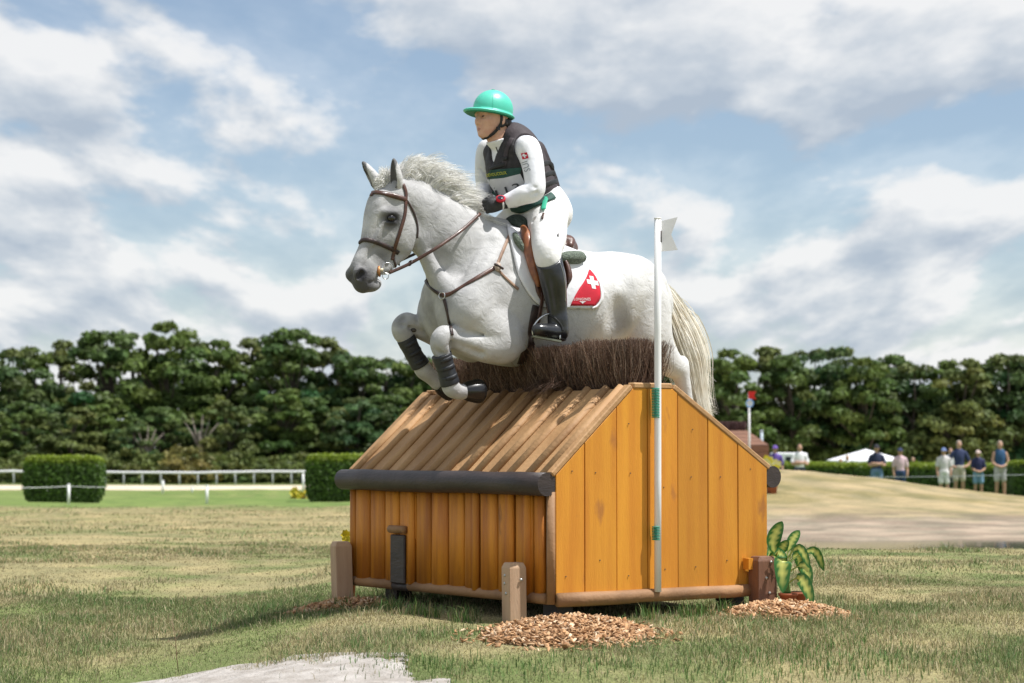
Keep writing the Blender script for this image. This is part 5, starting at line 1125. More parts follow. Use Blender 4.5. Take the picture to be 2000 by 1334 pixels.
def poly_on(name, pts, bv, off, m_, parent, sub=3):
    bm = bmesh.new(); vs = [bm.verts.new((p[0], p[1], 0)) for p in pts]; bm.faces.new(vs)
    bmesh.ops.triangulate(bm, faces=bm.faces); bmesh.ops.subdivide_edges(bm, edges=bm.edges[:], cuts=sub, use_grid_fill=True)
    for v in bm.verts: v.co = on(bv, v.co.x, v.co.y, off)[0]
    me = bpy.data.meshes.new(name); bm.to_mesh(me); bm.free(); return obj(name, me, m_, parent)

# ---- bridle
br = empty('bridle', HO, HA, 'brown leather bridle with metal bit rings on the horse head', 'bridle')
strap('browband', [(717,377),(728,376),(748,378),(770,383),(793,390)], .028, .014, M_leather, br)
strap('cheek_strap', [(787,360),(792,375),(792,392),(790,420),(781,452),(771,484),(766,508)], .021, .010, M_leather, br)
strap('noseband', [(703,474),(710,469),(724,470),(742,476),(758,483),(770,489),(778,494)], .024, .012, M_dark, br)
strap('throat_lash', [(793,390),(804,408),(811,425),(815,445),(814,465)], .013, .007, M_dark, br)
strap('cheek_strap', [(770,488),(768,500),(771,515),(775,528)], .012, .007, M_dark, br)
q, nn = skin_at(752, 526, .012); ringm('bit_ring', Vector(HL(757, 524, q.y+.006)), .030, .0028, (.25, 1, .1), M_steel, br)
ringm('bit_ring', Vector(HL(753, 539, q.y+.004)), .017, .0025, (.3, 1, .1), M_steel, br)
mb = MB(); mb.tube([HL(740, 520, .047), HL(739, 530, .05), HL(742, 540, .045)], [.006, .010, .006], 8); mb.build('bit_guard', M_brass, br, True)
mb = MB(); mb.tube([HL(741, 527, .05), HL(748, 527, q.y+.006)], [.006, .010], 8); mb.build('bit_end', mat('bit_ball', (.7, .62, .45), .4), br, True)
mb = MB(); rp = smooth_pts([HL(760, 533, .06), HL(800, 515, .10), HL(845, 489, .165), HL(875, 469, .175), HL(905, 447, .16), HL(938, 417, .10)], 8)
mb.tube(rp, 1.0, 8, flat=(.009, .004), up=Vector((.2, 1, .3))); mb.build('rein', M_leather, br, True)
ringm('rein_stop', Vector(HL(801, 514, .10)), .014, .0045, (1, 0, .45), M_dark, br)
mb = MB(); rp = smooth_pts([HL(779, 518, -.05), HL(781, 510, -.06), HL(797, 502, -.09), HL(820, 491, -.12), HL(870, 462, -.16), HL(930, 415, -.05)], 6)
mb.tube(rp, 1.0, 8, flat=(.009, .004), up=Vector((.2, -1, .3))); mb.build('rein', M_dark, br, True)

# ---- breastplate
bp_ = empty('breastplate', HO, HA, 'brown leather breastplate across the horse chest with pale straps', 'breastplate')
strap('chest_strap', [(864,577),(880,574),(905,559),(935,541),(966,523)], .023, .010, M_leather, bp_)
strap('chest_strap', [(866,578),(852,570),(840,560),(831,548)], .020, .010, M_dark, bp_)
strap('saddle_strap', [(970,519),(980,494),(990,470),(998,452)], .019, .007, M_strap, bp_)
strap('girth_strap', [(970,524),(984,540),(998,553),(1012,565)], .017, .007, M_strap, bp_)
strap('centre_strap', [(868,585),(873,605),(878,630),(883,655)], .020, .008, M_dark, bp_)
q, nn = skin_at(865, 578, .010); ringm('ring', q, .019, .003, nn, M_steel, bp_)
q, nn = skin_at(970, 522, .010); s = SDF(q-Vector((.06,)*3), q+Vector((.06,)*3), .004); s.ball(q, (.022, .014, .026), .002)
obj('fleece_pad', s.mesh('fleece_pad', 1), mat('pale_fleece', (.6, .5, .42), .9, (.4, .3, .25), 80, .8, 120), bp_)
strap('strap_keeper', [(962,518),(970,522),(978,527)], .014, .012, M_dark, bp_, off=.02)

# ---- saddle pad
pad = empty('saddle_pad', HO, HA, 'white saddle pad with red rear corner bearing a white cross', 'saddle pad')
PF = [(988,440),(993,465),(1000,497),(1011,537),(1025,566),(1040,586),(1056,600)]
PB = [(1133,497),(1150,506),(1162,525),(1170,548),(1175,570),(1174,588),(1163,602)]
po = sheet('cloth', PF, PB, .006, .012, M_padw, pad, lambda x, y: skin_at(x, y, 0), 26, 30)
mirror_copy(po, pad)
PBVH = bvh_of(po)
edge = [(1000,497),(1011,537),(1025,566),(1040,586),(1056,599),(1080,602),(1110,603),(1140,602.5),(1162,600),(1172,588),(1174,572),(1170,549)]
strap('piping', edge, .013, .010, M_white, pad, PBVH, 5, .003)
RL = [(1150,527),(1146,539),(1139,552),(1130,565),(1121,581),(1113.5,597)]; RR = [(1152,527),(1162,539),(1168.5,553),(1172,569),(1171.5,584),(1162,597)]
co = sheet('corner_panel', RL, RR, .002, .002, M_red, pad, lambda x, y: on(PBVH, x, y, 0), 14, 8)
def cross_pts(cx, cy, a, b, ux, uy, vx, vy):
    return [(cx+ux*i+vx*j, cy+uy*i+vy*j) for i, j in [(-b,-a),(b,-a),(b,-b),(a,-b),(a,b),(b,b),(b,a),(-b,a),(-b,b),(-a,b),(-a,-b),(-b,-b)]]
poly_on('white_cross', cross_pts(1156.5, 552, 12.5, 4.4, .88, .16, .22, .98), PBVH, .0055, M_white, pad, 1)
print_on('lettering', 'LONGINES', (1120, 587), (1152.5, 587), 5.2, PBVH, .0055, M_white, pad, 1.05)
poly_on('winged_emblem', [(1130,588.5),(1144,588.5),(1139,591),(1137,593.5),(1135,591)], PBVH, .0055, M_white, pad, 0)

# ---- saddle
sad = empty('saddle', HO, HA, 'brown leather jumping saddle with sheepskin half pad under the rider', 'saddle')
padat = lambda x, y: on(PBVH, x, y, 0)
fl = sheet('flap', [(1017,452),(1024,478),(1033,515),(1042,550),(1047,572),(1056,588)], [(1088,492),(1099,508),(1107,530),(1110,548),(1106,562),(1092,584)], .004, .010, M_leather, sad, padat, 20, 12)
mirror_copy(fl, sad); FBVH = bvh_of(fl)
def roll(name, pts, rs, m_, off):
    A, U = strap_path(PBVH, pts, 6, off); R = [q[0] for q in smooth_pts([(r,) for r in rs], 6)]
    mb = MB(); mb.tube(A, R, 12, up=U); mb.build(name, m_, sad, True)
roll('knee_roll', [(1019,452),(1026,474),(1034,505),(1042,540),(1047,562)], [.018,.034,.034,.026,.008], M_tan, .024)
roll('knee_roll', [(1036,455),(1040,480),(1046,512),(1050,545),(1052,560)], [.012,.022,.026,.02,.006], M_leather, .03)
roll('knee_roll', [(1097,507),(1105,525),(1108,543),(1105,556)], [.01,.016,.018,.008], M_leather, .02)
s = SDF((-.55, -.32, 1.6), (.40, .32, 2.35), .006)      # seat, pommel and cantle
sp = [HL(1012, 440), HL(1032, 452), HL(1060, 468), HL(1085, 472), HL(1100, 464)]
s.chain([(*sp[0], .06, .035), (*sp[1], .08, .03), (*sp[2], .12, .03), (*sp[3], .15, .03)], .03)
for sd in (1, -1):
    s.chain([(*HL(1095, 469, 0), .05, .02), (HL(1095,469,0)[0]+.02, sd*.09, HL(1095,469,0)[2]-.01, .05, .022), (HL(1095,469,0)[0]+.06, sd*.15, HL(1095,469,0)[2]-.05, .03, .02)], .03)
    s.chain([(HL(1092,485,0)[0]-.01, sd*.08, HL(1092,485,0)[2]-.005, .06, .045), (HL(1092,485,0)[0]+.15, sd*.11, HL(1092,485,0)[2]-.01, .06, .045), (HL(1092,485,0)[0]+.30, sd*.09, HL(1092,485,0)[2]+.07, .05, .04)], .03)
s.seg(HL(1014, 438, -.05), HL(1014, 438, .05), .03, .03, .03)
obj('seat', s.mesh('seat', 2), M_leather, sad)
s = SDF((-.62, -.36, 1.5), (.50, .36, 2.3), .006)       # half pad
for sd in (1, -1):
    a = HL(1140, 503, .14); b = HL(1090, 512, .2); c = HL(1030, 470, .22)
    s.chain([(a[0]+.03, sd*.09, a[2]-.02, .07, .03), (a[0]+.09, sd*.16, a[2]-.05, .06, .04), (b[0], sd*.235, b[2]-.01, .03, .04), (c[0]-.05, sd*.235, c[2]-.02, .022, .06)], .03)
obj('half_pad', s.mesh('half_pad', 1), M_fleece, sad)
roll('fleece_edge', [(1090,507),(1103,506),(1117,506),(1130,506),(1139,509)], [.024,.034,.038,.034,.02], M_fleece, .016)
roll('fleece_edge', [(1001,458),(1006,470),(1014,482),(1022,492)], [.012,.020,.018,.010], M_fleece, .016)
s = SDF((.05, -.2, 1.9), (.45, .2, 2.35), .005); a = HL(1003, 446, .0); b = HL(1013, 434, .03)
s.chain([(*HL(999, 436, .02), .05, .03), (*HL(1009, 434, .03), .06, .035), (*HL(1018, 441, .05), .05, .03)], .02)
obj('pommel_fleece', s.mesh('pommel_fleece', 1), M_fleeced, sad)
strap('pommel_strap', [(985,441),(1000,446),(1016,450),(1028,452)], .012, .008, M_dark, sad, FBVH, 4, .01)
gp = HL(1043, 610, .3)
strap('girth', [(1050,598),(1044,625),(1038,655),(1030,685),(1022,708)], .075, .014, M_dark, sad)
strap('girth_strap', [(1054,572),(1052,592),(1047,618),(1041,646)], .026, .010, M_leather, sad, off=.03)
strap('girth_buckle', [(1056,575),(1062,583)], .02, .012, M_white, sad, off=.03)
mb = MB(); mb.tube(smooth_pts([HL(1064, 560, .36), HL(1070, 590, .37), HL(1073, 612, .375)], 4), 1.0, 8, flat=(.013, .004), up=Vector((0, 1, 0))); mb.build('stirrup_leather', M_leather, sad, True)
# stirrup iron
ST = [HL(1041, 655, .36), HL(1041, 640, .365), HL(1054, 622, .37), HL(1072, 613, .378), HL(1084, 622, .40), HL(1092, 645, .425), HL(1094, 662, .43)]
mb = MB(); mb.tube(smooth_pts([(*p,) for p in ST], 4), .005, 8); mb.build('stirrup_iron', M_steel, sad, True)
a = Vector(HL(1040, 656, .36)); b = Vector(HL(1095, 666, .43)); mb = MB(); d = (b-a).normalized(); n2 = d.cross(Vector((0, 0, 1))).normalized()
mb.prism([a-n2*.025, a+n2*.025, b+n2*.025, b-n2*.025], (0, 0, -.008), (0, 0, .002)); mb.build('stirrup_tread', mat('dull_steel', (.25, .26, .2), .45, metal=.5), sad)
for sx in (1,):
    mb = MB(); mb.tube(smooth_pts([mir(p) for p in ST], 4), .005, 8); mb.build('stirrup_iron', M_steel, sad, True)

# ---- leg boots
def leg_boot(pts, rs, label, m_=M_boot):
    e = empty('tendon_boot', HO, HA, label, 'horse boot', 'black boots on the forelegs')
    s = SDF(np.min([p[:3] for p in pts], 0)-.1, np.max([p[:3] for p in pts], 0)+.1, .0035)
    P = [(*p, r, r*1.12) for p, r in zip(pts, rs)]; s.chain(P, .01, 5)
    a = np.array(pts[0]); b = np.array(pts[-1]); d = (a-b)/np.linalg.norm(a-b)
    s.cut(a, d); s.cut(b, -d)
    sh = obj('shell', s.mesh('shell', 1), m_, e)
    for t in (.22, .5, .78):
        c = a*(1-t)+b*t; r = np.interp(t, np.linspace(0, 1, len(rs)), rs)
        pp = np.array([np.interp(t, np.linspace(0, 1, len(pts)), [p[k] for p in pts]) for k in range(3)])
        mb = MB(); w = Vector(d).orthogonal().normalized(); w2 = Vector(d).cross(w)
        ring = [Vector(pp)+w*math.cos(g)*(r*1.14+.001)+w2*math.sin(g)*(r*1.14+.001) for g in [i*2*math.pi/16 for i in range(17)]]
        mb.tube(ring, 1.0, 6, cap=False, flat=(.011, .0025), up=[(q-Vector(pp)).normalized() for q in ring]); mb.build('fastening_strap', M_boot, e, True)
    return e
leg_boot([HL(862, 692, .184), HL(866, 705, .180), HL(873, 728, .175), HL(879, 750, .171)], [.048, .044, .042, .047], 'black tendon boot on the near foreleg that hangs lower')
leg_boot([HL(792, 659, -.2), HL(800, 676, -.2), HL(813, 700, -.2), HL(822, 714, -.2)], [.046, .042, .041, .046], 'black tendon boot on the raised far foreleg, left of the other')
def bell_boot(H, label):
    a = Vector(H[0]); b = Vector(H[1]); d = (b-a); e = empty('bell_boot', HO, HA, label, 'horse boot', 'rubber bell boots on the front hooves')
    mb = MB(); n = 40; w = d.normalized().orthogonal().normalized(); w2 = d.normalized().cross(w)
    V = []; ts = [0, .15, .35, .6, .85, .98, .98]; rr = [.040, .046, .054, .060, .064, .064, .056]
    for t, r in zip(ts, rr):
        for i in range(n):
            g = 2*math.pi*i/n; rib = .0028*(1 if i % 2 else -1) if .1 < t < .9 else 0
            V.append(a+d*t+(w*math.cos(g)+w2*math.sin(g))*(r+rib))
    f = [(i*n+j, i*n+(j+1) % n, (i+1)*n+(j+1) % n, (i+1)*n+j) for i in range(len(ts)-1) for j in range(n)]
    mb.add(V, f); mb.build('cuff', M_rubber, e, True)
    return e
bell_boot(HOOF_L, 'ribbed black rubber bell boot on the near front hoof')
bell_boot(HOOF_R, 'black rubber bell boot on the front hoof hidden behind the near foreleg')

# ================================================================== the rider
M_face = mat('skin', (.66, .40, .29), .5, (.60, .32, .23), 30, .05, 200, sub=.12)
M_shirt = mat('white_shirt', (.82, .82, .84), .75, (.76, .77, .82), 12, .45, 7, stretch=(1,1,.5), bdist=.04)
M_breech = mat('white_breeches', (.80, .79, .78), .8, (.74, .73, .72), 10, .4, 7, bdist=.04)
M_vest = mat('black_vest', (.012, .011, .013), .65, (.03, .026, .03), 30, .3, 90)
M_vestb = mat('brown_grey_vest', (.055, .042, .048), .75, (.035, .027, .032), 14, .25, 60)
M_tallboot = mat('black_boot_leather', (.012, .013, .016), .3, (.022, .023, .026), 18, .25, 22, coat=.25)
M_glove = mat('black_glove', (.018, .018, .02), .6, (.03, .03, .032), 40, .3, 120)
M_helmet = mat('green_helmet_silk', (.07, .52, .38), .38, (.09, .58, .43), 10, .05, 60, spec=.6)
M_helmetu = mat('green_helmet_under', (.01, .20, .11), .6)
M_green = mat('green_belt', (.01, .05, .04), .7, (.015, .07, .055), 30)
M_greenl = mat('light_green_tab', (.02, .36, .22), .7)
M_hair = mat('dark_hair', (.02, .014, .012), .5)
M_black = mat('black_webbing', (.012, .012, .013), .6)
rider = empty('person', HO, HA, 'rider in green helmet, black vest and white breeches crouched over the horse', 'person')
HD = np.array(HL(962, 228, 0))           # centre of the head
TOR = [C(996,274,0,.10,.085), C(1003,292,0,.15,.108), C(1007,320,0,.16,.142), C(1017,350,0,.15,.152), C(1038,380,0,.142,.13), C(1058,399,0,.155,.115), C(1068,420,0,.165,.12)]
ARML = [C(1030,287,.165,.062), C(1038,310,.20,.056), C(1044,345,.235,.05), C(1044,373,.25,.047), C(1024,380,.215,.044), C(1005,388,.175,.036), C(988,394,.145,.029)]
ARMR = [C(955,292,-.165,.062), C(950,315,-.20,.055), C(948,345,-.235,.05), C(950,366,-.245,.046), C(946,380,-.20,.042), C(942,390,-.14,.035), C(940,397,-.09,.029)]
LEGL = [C(1068,418,.10,.11), C(1070,445,.20,.10), C(1071,470,.30,.088), C(1069,492,.372,.068), C(1071,512,.388,.058)]
CALF = [C(1068,494,.374,.064), C(1073,515,.388,.060), C(1080,545,.395,.060), C(1085,578,.388,.050), C(1088,606,.384,.043), C(1090,632,.384,.041)]
FOOT = [C(1092,648,.385,.038,.034), C(1076,648,.392,.040,.034), C(1060,645,.40,.037,.028), C(1049,643,.405,.026,.020)]
def inc(st, d): return [(*p[:3], *(r+d for r in p[3:])) for p in st]
def mirs(st): return [mir(p) for p in st]
def rider_sdf(h): return SDF((-.72, -.60, 1.25), (.62, .60, 3.0), h)
# body (skin), continuous from head to feet under the clothes
s = rider_sdf(.0055)
s.chain(inc(TOR, -.012), .03); s.chain(inc(ARML, -.01), .03); s.chain(inc(ARMR, -.01), .03)
for L_ in (LEGL, CALF, FOOT): s.chain(inc(L_, -.01), .02); s.chain(mirs(inc(L_, -.01)), .02)
hd = lambda x, y, z: (HD[0]+x, HD[1]+y, HD[2]+z)
s.chain([(*hd(-.045, 0, -.06), .05, .053), (*hd(-.03, 0, -.11), .049, .05), C(998, 282, 0, .055, .05)], .02)
body = None
def head_sdf(s):
    s.ball(hd(-.008, 0, .03), (.098, .078, .10), .02)                 # skull
    s.chain([(*hd(.03, 0, .0), .064, .06), (*hd(.04, 0, -.05), .050, .047), (*hd(.054, 0, -.094), .027, .027)], .03)   # face and jaw
    for sd in (1, -1):
        s.seg(hd(-.015, sd*.056, -.042), hd(.05, sd*.02, -.100), .016, .014, .025)     # jaw line
        s.ball(hd(.058, sd*.040, -.032), (.022, .022, .018), .02)                       # cheekbone
        s.ball(hd(.090, sd*.030, -.006), (.018, .019, .013), .014, 'sub')               # eye socket
        s.ball(hd(.076, sd*.031, -.008), (.0125, .0135, .0115), .003)                   # lids
        s.seg(hd(.086, sd*.012, .012), hd(.078, sd*.046, .012), .008, .007, .012)        # brow
        s.ball(hd(-.014, sd*.075, -.02), (.018, .008, .03), .008); s.ball(hd(-.008, sd*.084, -.018), (.009, .005, .016), .004, 'sub')   # ear
        s.ball(hd(.094, sd*.010, -.045), (.009, .008, .007), .006)                      # nostril wing
    s.chain([(*hd(.083, 0, .0), .010, .010), (*hd(.096, 0, -.022), .0085, .010), (*hd(.1025, 0, -.040), .009, .009)], .012)   # nose
    s.seg(hd(.076, -.018, -.073), hd(.076, .018, -.073), .0095, .0095, .010); s.seg(hd(.076, -.014, -.083), hd(.076, .014, -.083), .009, .009, .010)
    s.seg(hd(.094, -.014, -.0765), hd(.094, .014, -.0765), .003, .003, .004, op='sub')
    s.ball(hd(.074, 0, -.106), (.016, .018, .013), .014)
head_sdf(s)
obj('body', s.mesh('rider_body', 1), M_face, rider)
hs = SDF(np.array(hd(-.14, -.12, -.17)), np.array(hd(.14, .12, .05)), .0028)       # fine face laid over the coarse one
hs.chain([(*hd(-.045, 0, -.06), .051, .054), (*hd(-.03, 0, -.11), .05, .051), C(998, 282, 0, .055, .05)], .02); head_sdf(hs)
hs.F -= .0012
hs.F = np.where((np.arange(hs.n[2])*hs.h+hs.lo[2])[None, None, :] > HD[2]+.047, .1, hs.F)
fm = obj('face', hs.mesh('face', 1, keep=True), M_face, rider); FB = bvh_of(fm)
M_lip = mat('lips', (.44, .19, .15), .45); M_eyew = mat('eye_white', (.7, .68, .65), .2); M_eyed = mat('eye_iris', (.02, .012, .008), .1)
for sd in (1, -1):
    s = SDF(np.array(hd(.05, -.06, -.03)), np.array(hd(.11, .06, .02)), .0012); s.ball(hd(.0825, sd*.031, -.0085), (.0085, .0115, .0062), .002)
    obj('eye', s.mesh('eye', 1), M_eyed, rider)
    s = SDF(np.array(hd(.05, -.07, -.02)), np.array(hd(.12, .07, .04)), .0018); s.seg(hd(.093, sd*.012, .014), hd(.083, sd*.048, .013), .0035, .003, .003); obj('eyebrow', s.mesh('eyebrow', 1), M_hair, rider)
s = SDF(np.array(hd(.05, -.05, -.11)), np.array(hd(.12, .05, -.05)), .0016)
s.seg(hd(.0862, -.021, -.075), hd(.0918, 0, -.0725), .004, .0052, .004); s.seg(hd(.0918, 0, -.0725), hd(.0862, .021, -.075), .0052, .004, .004); s.seg(hd(.0862, -.018, -.079), hd(.0918, 0, -.081), .004, .0058, .004); s.seg(hd(.0918, 0, -.081), hd(.0862, .018, -.079), .0058, .004, .004); s.seg(hd(.0998, -.02, -.0765), hd(.0998, .02, -.0765), .0024, .0024, .002, op='sub')
obj('lips', s.mesh('lips', 1), M_lip, rider)
s = SDF(np.array(hd(-.16, -.1, -.14)), np.array(hd(.02, .1, .06)), .004); s.ball(hd(-.068, 0, -.035), (.045, .066, .05), .02); s.ball(hd(-.095, 0, -.065), (.03, .035, .03), .02)
s.seg(hd(-.02, .072, .0), hd(-.04, .07, -.045), .008, .012, .01); obj('hair', s.mesh('hair', 1), M_hair, rider)
# shirt
s = rider_sdf(.0055); s.chain(TOR[:6], .03); s.chain(ARML, .035, 5); s.chain(ARMR, .035, 5)
s.chain([(*hd(-.045, 0, -.075), .060, .063), (*hd(-.03, 0, -.108), .061, .064), C(997, 281, 0, .085, .078)], .02)
a = np.array(hd(-.045, 0, -.118))
g = np.meshgrid(*[s.lo[k]+s.h*np.arange(s.n[k], dtype=np.float32) for k in range(3)], indexing='ij', sparse=True)
near = ((g[0]-a[0])**2+(g[1]-a[1])**2+(g[2]-a[2])**2) < .13**2
pl = (g[0]-a[0])*.35+(g[2]-a[2])*.93; s.F = np.where(near, np.maximum(s.F, pl), s.F)
# sleeve creases at the elbow and arm pit
for pts in ([C(1020,352,.25),C(1034,362,.29),C(1046,366,.30)], [C(1018,360,.24),C(1030,370,.28)], [C(1020,300,.20),C(1030,312,.25)], [C(1016,315,.20),C(1028,330,.27),C(1036,334,.285)], [C(1020,340,.25),C(1036,350,.285)], [C(1004,380,.19),C(1012,392,.21)], [C(1040,382,.29),C(1048,376,.295)], [C(938,330,-.19),C(948,340,-.18)], [C(936,350,-.2),C(950,358,-.19)], [C(936,376,-.18),C(948,380,-.15)]):
    for a_, b_ in zip(pts[:-1], pts[1:]): s.seg(a_[:3], b_[:3], .006, .006, .016, op='sub')

sh = obj('shirt', s.mesh('shirt', 1), M_shirt, rider); SB = bvh_of(sh)
# breeches
s = rider_sdf(.0055); s.chain(inc(TOR[4:], .006), .03)
s.ball(HL(1060, 424, .07), (.118, .11, .13), .04); s.ball(mir(HL(1060, 424, .07)), (.118, .11, .13), .04)
s.chain(LEGL, .05, 5); s.chain(mirs(LEGL), .05, 5)
for pts in ([(1040,432,.20),(1060,424,.22),(1075,416,.2)], [(1046,440,.22),(1064,432,.26)], [(1100,404,.12),(1108,420,.12)], [(1100,420,.17),(1110,436,.15)], [(1054,500,.43),(1072,496,.455)], [(1052,488,.42),(1066,484,.46)], [(1086,470,.34),(1098,466,.30)]):
    for a_, b_ in zip(pts[:-1], pts[1:]): s.seg(HL(*a_), HL(*b_), .006, .006, .018, op='sub')
tp = np.array(HL(1052, 372, 0)); s.cut(tp, (.25, 0, .97))
br_ = obj('breeches', s.mesh('breeches', 2), M_breech, rider); BB = bvh_of(br_)
# tall boots
for sd in (1, -1):
    s = rider_sdf(.005); f = (lambda st: st) if sd > 0 else mirs
    s.chain(f(inc(CALF, .003)), .02, 5); s.chain(f([C(1090,625,.384,.043), C(1091,642,.385,.042)])+f(FOOT), .03, 5)
    s.seg(*[(p if sd > 0 else mir(p)) for p in (HL(1096, 640, .384), HL(1099, 655, .384))], .022, .02, .03)
    a = np.array(HL(1056, 521, .39)); b = np.array(HL(1084, 500, .39)); d = b-a
    nrm = np.cross(d, (0, 1, 0)); nrm = nrm if nrm[2] > 0 else -nrm; nrm = nrm/np.linalg.norm(nrm)+np.array((0, .25, 0))
    if sd < 0: a = a*np.array((1, -1, 1)); nrm = nrm*np.array((1, -1, 1))
    s.cut(a, nrm)
    bo = obj('tall_boot', s.mesh('tall_boot', 1), M_tallboot, rider)
    if sd > 0: TB = bvh_of(bo); tb0 = bo
    mb = MB(); P = [Vector(p) if sd > 0 else Vector(mir(p)) for p in (HL(1098, 664, .385), HL(1076, 659, .392), HL(1058, 654, .40), HL(1046, 650, .405))]
    mb.tube(P, [.034, .036, .036, .02], 10, flat=(1, .25), up=Vector((0, 0, 1))); mb.build('sole', M_rubber, bo, True)
poly_on('badge', [(1083.5+2.6*math.cos(a), 510.5+3.6*math.sin(a)) for a in np.linspace(0, 6.28, 13)[:-1]], TB, .002, mat('silver_badge', (.6, .6, .62), .3, metal=.5), tb0, 0)
mb = MB(); mb.tube(strap_path(TB, [(1089,502),(1099,530),(1104,560),(1104,590)], 5, .001)[0], .0016, 5); mb.build('zip', M_steel, tb0, True)
mb = MB(); mb.tube(smooth_pts([HL(1100, 643, .41), HL(1104, 646, .385), HL(1107, 649, .37)], 3), .005, 6); mb.build('spur', M_steel, tb0, True)
strap('spur_strap', [(1070,614),(1084,622),(1096,636),(1099,646)], .012, .004, M_black, tb0, TB, 5, .002)
# body protector
s = rider_sdf(.0055); s.chain(inc([TOR[0][:3]+(.115, .085)]+TOR[1:5], .014), .03)
for sd in (1, -1):
    s.chain([(p[0], sd*p[1], *p[2:]) for p in (C(1046,290,.10,.045,.022), C(1020,269,.105,.04,.021), C(996,286,.10,.038,.02), C(998,315,.085,.035,.02))] if sd > 0 else [(p[0], -p[1], *p[2:]) for p in (C(1046,290,.10,.045,.022), C(1020,269,.105,.04,.021), C(996,286,.10,.038,.02), C(998,315,.085,.035,.02))], .02)
    A = np.array(ARML[0][:3] if sd > 0 else ARMR[0][:3]); s.chain([(A[0], A[1]-sd*.005, A[2]-.0, .058, .075), (A[0]-.005, A[1]+sd*.06, A[2]-.02, .06, .085), (A[0]-.01, A[1]+sd*.1, A[2]-.04, .06, .085)], .01, op='sub')
# spine plate and lumbar pad
s.chain([C(1038,285,0,.10,.022), C(1050,318,0,.11,.024), C(1064,350,0,.10,.024), C(1074,372,0,.08,.025)], .03)
s.chain([C(1078,372,.02,.06,.022), C(1090,385,.02,.045,.018)], .02)
# neck opening: V at the front
n0 = HL(985, 275, 0); s.chain([(n0[0]+.0, 0, n0[2]+.03, .07, .085), (n0[0]+.085, 0, n0[2]-.05, .034, .05), (n0[0]+.12, 0, n0[2]-.11, .016, .045)], .012, op='sub')
vb = HL(1042, 391, 0); s.cut(vb, (-.25, 0, -.97))
vest = obj('body_protector', s.mesh('body_protector', 1), M_vest, rider); VB = bvh_of(vest)
vest.data.materials.append(M_vestb)
ctr = np.empty(len(vest.data.polygons)*3, np.float32); vest.data.polygons.foreach_get('center', ctr); ctr = ctr.reshape(-1, 3)
ax0 = np.array(TOR[1][:3]); ax1 = np.array(TOR[4][:3]); tt = ((ctr-ax0)@(ax1-ax0))/((ax1-ax0)@(ax1-ax0)); cx = ctr-(ax0+tt[:, None]*(ax1-ax0))
mi = ((cx[:, 0] < .055)).astype(np.int32); vest.data.polygons.foreach_set('material_index', mi)
for p in ([(1056,322),(1072,318),(1083,330)], [(1057,345),(1075,338),(1089,340)], [(1055,366),(1072,358),(1092,352)]): strap('webbing', p, .028, .006, M_black, vest, VB, 4, .002)
strap('webbing', [(1000,270),(990,292),(987,312),(984,325)], .03, .008, M_vestb, vest, VB, 4, .002)
strap('buckle', [(984,311),(992,309)], .022, .014, M_black, vest, VB, 3, .006)
strap('webbing', [(958,331),(966,327),(976,324),(987,320)], .022, .010, M_black, vest, VB, 4, .004)
mb = MB(); mb.tube(smooth_pts([HL(1042, 272, .06), HL(1062, 296, .05), HL(1074, 325, .05), HL(1080, 352, .06)], 5), .004, 6); mb.build('air_tube', M_black, vest, True)
# start-number bib
M_bibw = mat('bib_white', (.62, .62, .65), .7, (.55, .55, .58), 20); M_bibt = mat('bib_yellow', (.55, .55, .02), .6); M_bibn = mat('bib_number', (.05, .055, .065), .6)
bib = empty('bib', (0, 0, 0)); bib.parent = rider
def bibpoly(n, pts, off, m_, sub=3): return poly_on(n, pts, VB, off, m_, bib, sub)
bibpoly('bib_band', [(934,347.5),(947,333),(1018,327),(1016,340),(985,348),(953,351),(974,380),(968,380),(950,360)], .010, M_green)
bibpoly('bib_panel', [(953,350),(985,347),(1016,339),(1024,356),(1005,376),(988,384),(974,381)], .011, M_bibw)
print_on('lettering', 'DEVOUCOUX', (954.5, 345), (991.5, 339.5), 6.0, VB, .0145, M_bibt, bib, 1.0)
print_on('number', '113', (975, 386), (1018, 371), 17, VB, .0145, M_bibn, bib, 1.0)
# belt and tab
strap('belt', [(1000,405),(1012,408),(1030,405),(1050,398),(1066,390),(1080,383)], .05, .014, M_green, rider, BB, 5, .008)
strap('belt_tab', [(1067,388),(1064,400),(1062,412)], .028, .006, M_greenl, rider, BB, 4, .012)
strap('toggle', [(1062,419),(1060,429)], .014, .010, M_leather, rider, BB, 3, .008)
poly_on('thigh_mark', [(1087,459),(1091,455),(1091,463),(1088,462)], BB, .002, M_black, rider, 0)
# sleeve print
Mq = M_red
poly_on('sleeve_flag', [(1017.5,299.5),(1029.5,297.5),(1032.5,309),(1021,311.5)], SB, .002, Mq, rider, 2)
poly_on('sleeve_cross', cross_pts(1025, 304.3, 4.3, 1.5, .97, -.17, .22, .97), SB, .004, M_white, rider, 0)
print_on('sleeve_lettering', 'SUI', (1037, 333), (1030.5, 314), 12, SB, .003, mat('grey_print', (.25, .27, .3), .6), rider, 1.1)
mb = MB(); mb.tube(strap_path(SB, [(969,287),(973,298),(976,310),(978,322)], 5, .002)[0], .003, 6); mb.build('shirt_zip', M_black, rider, True)
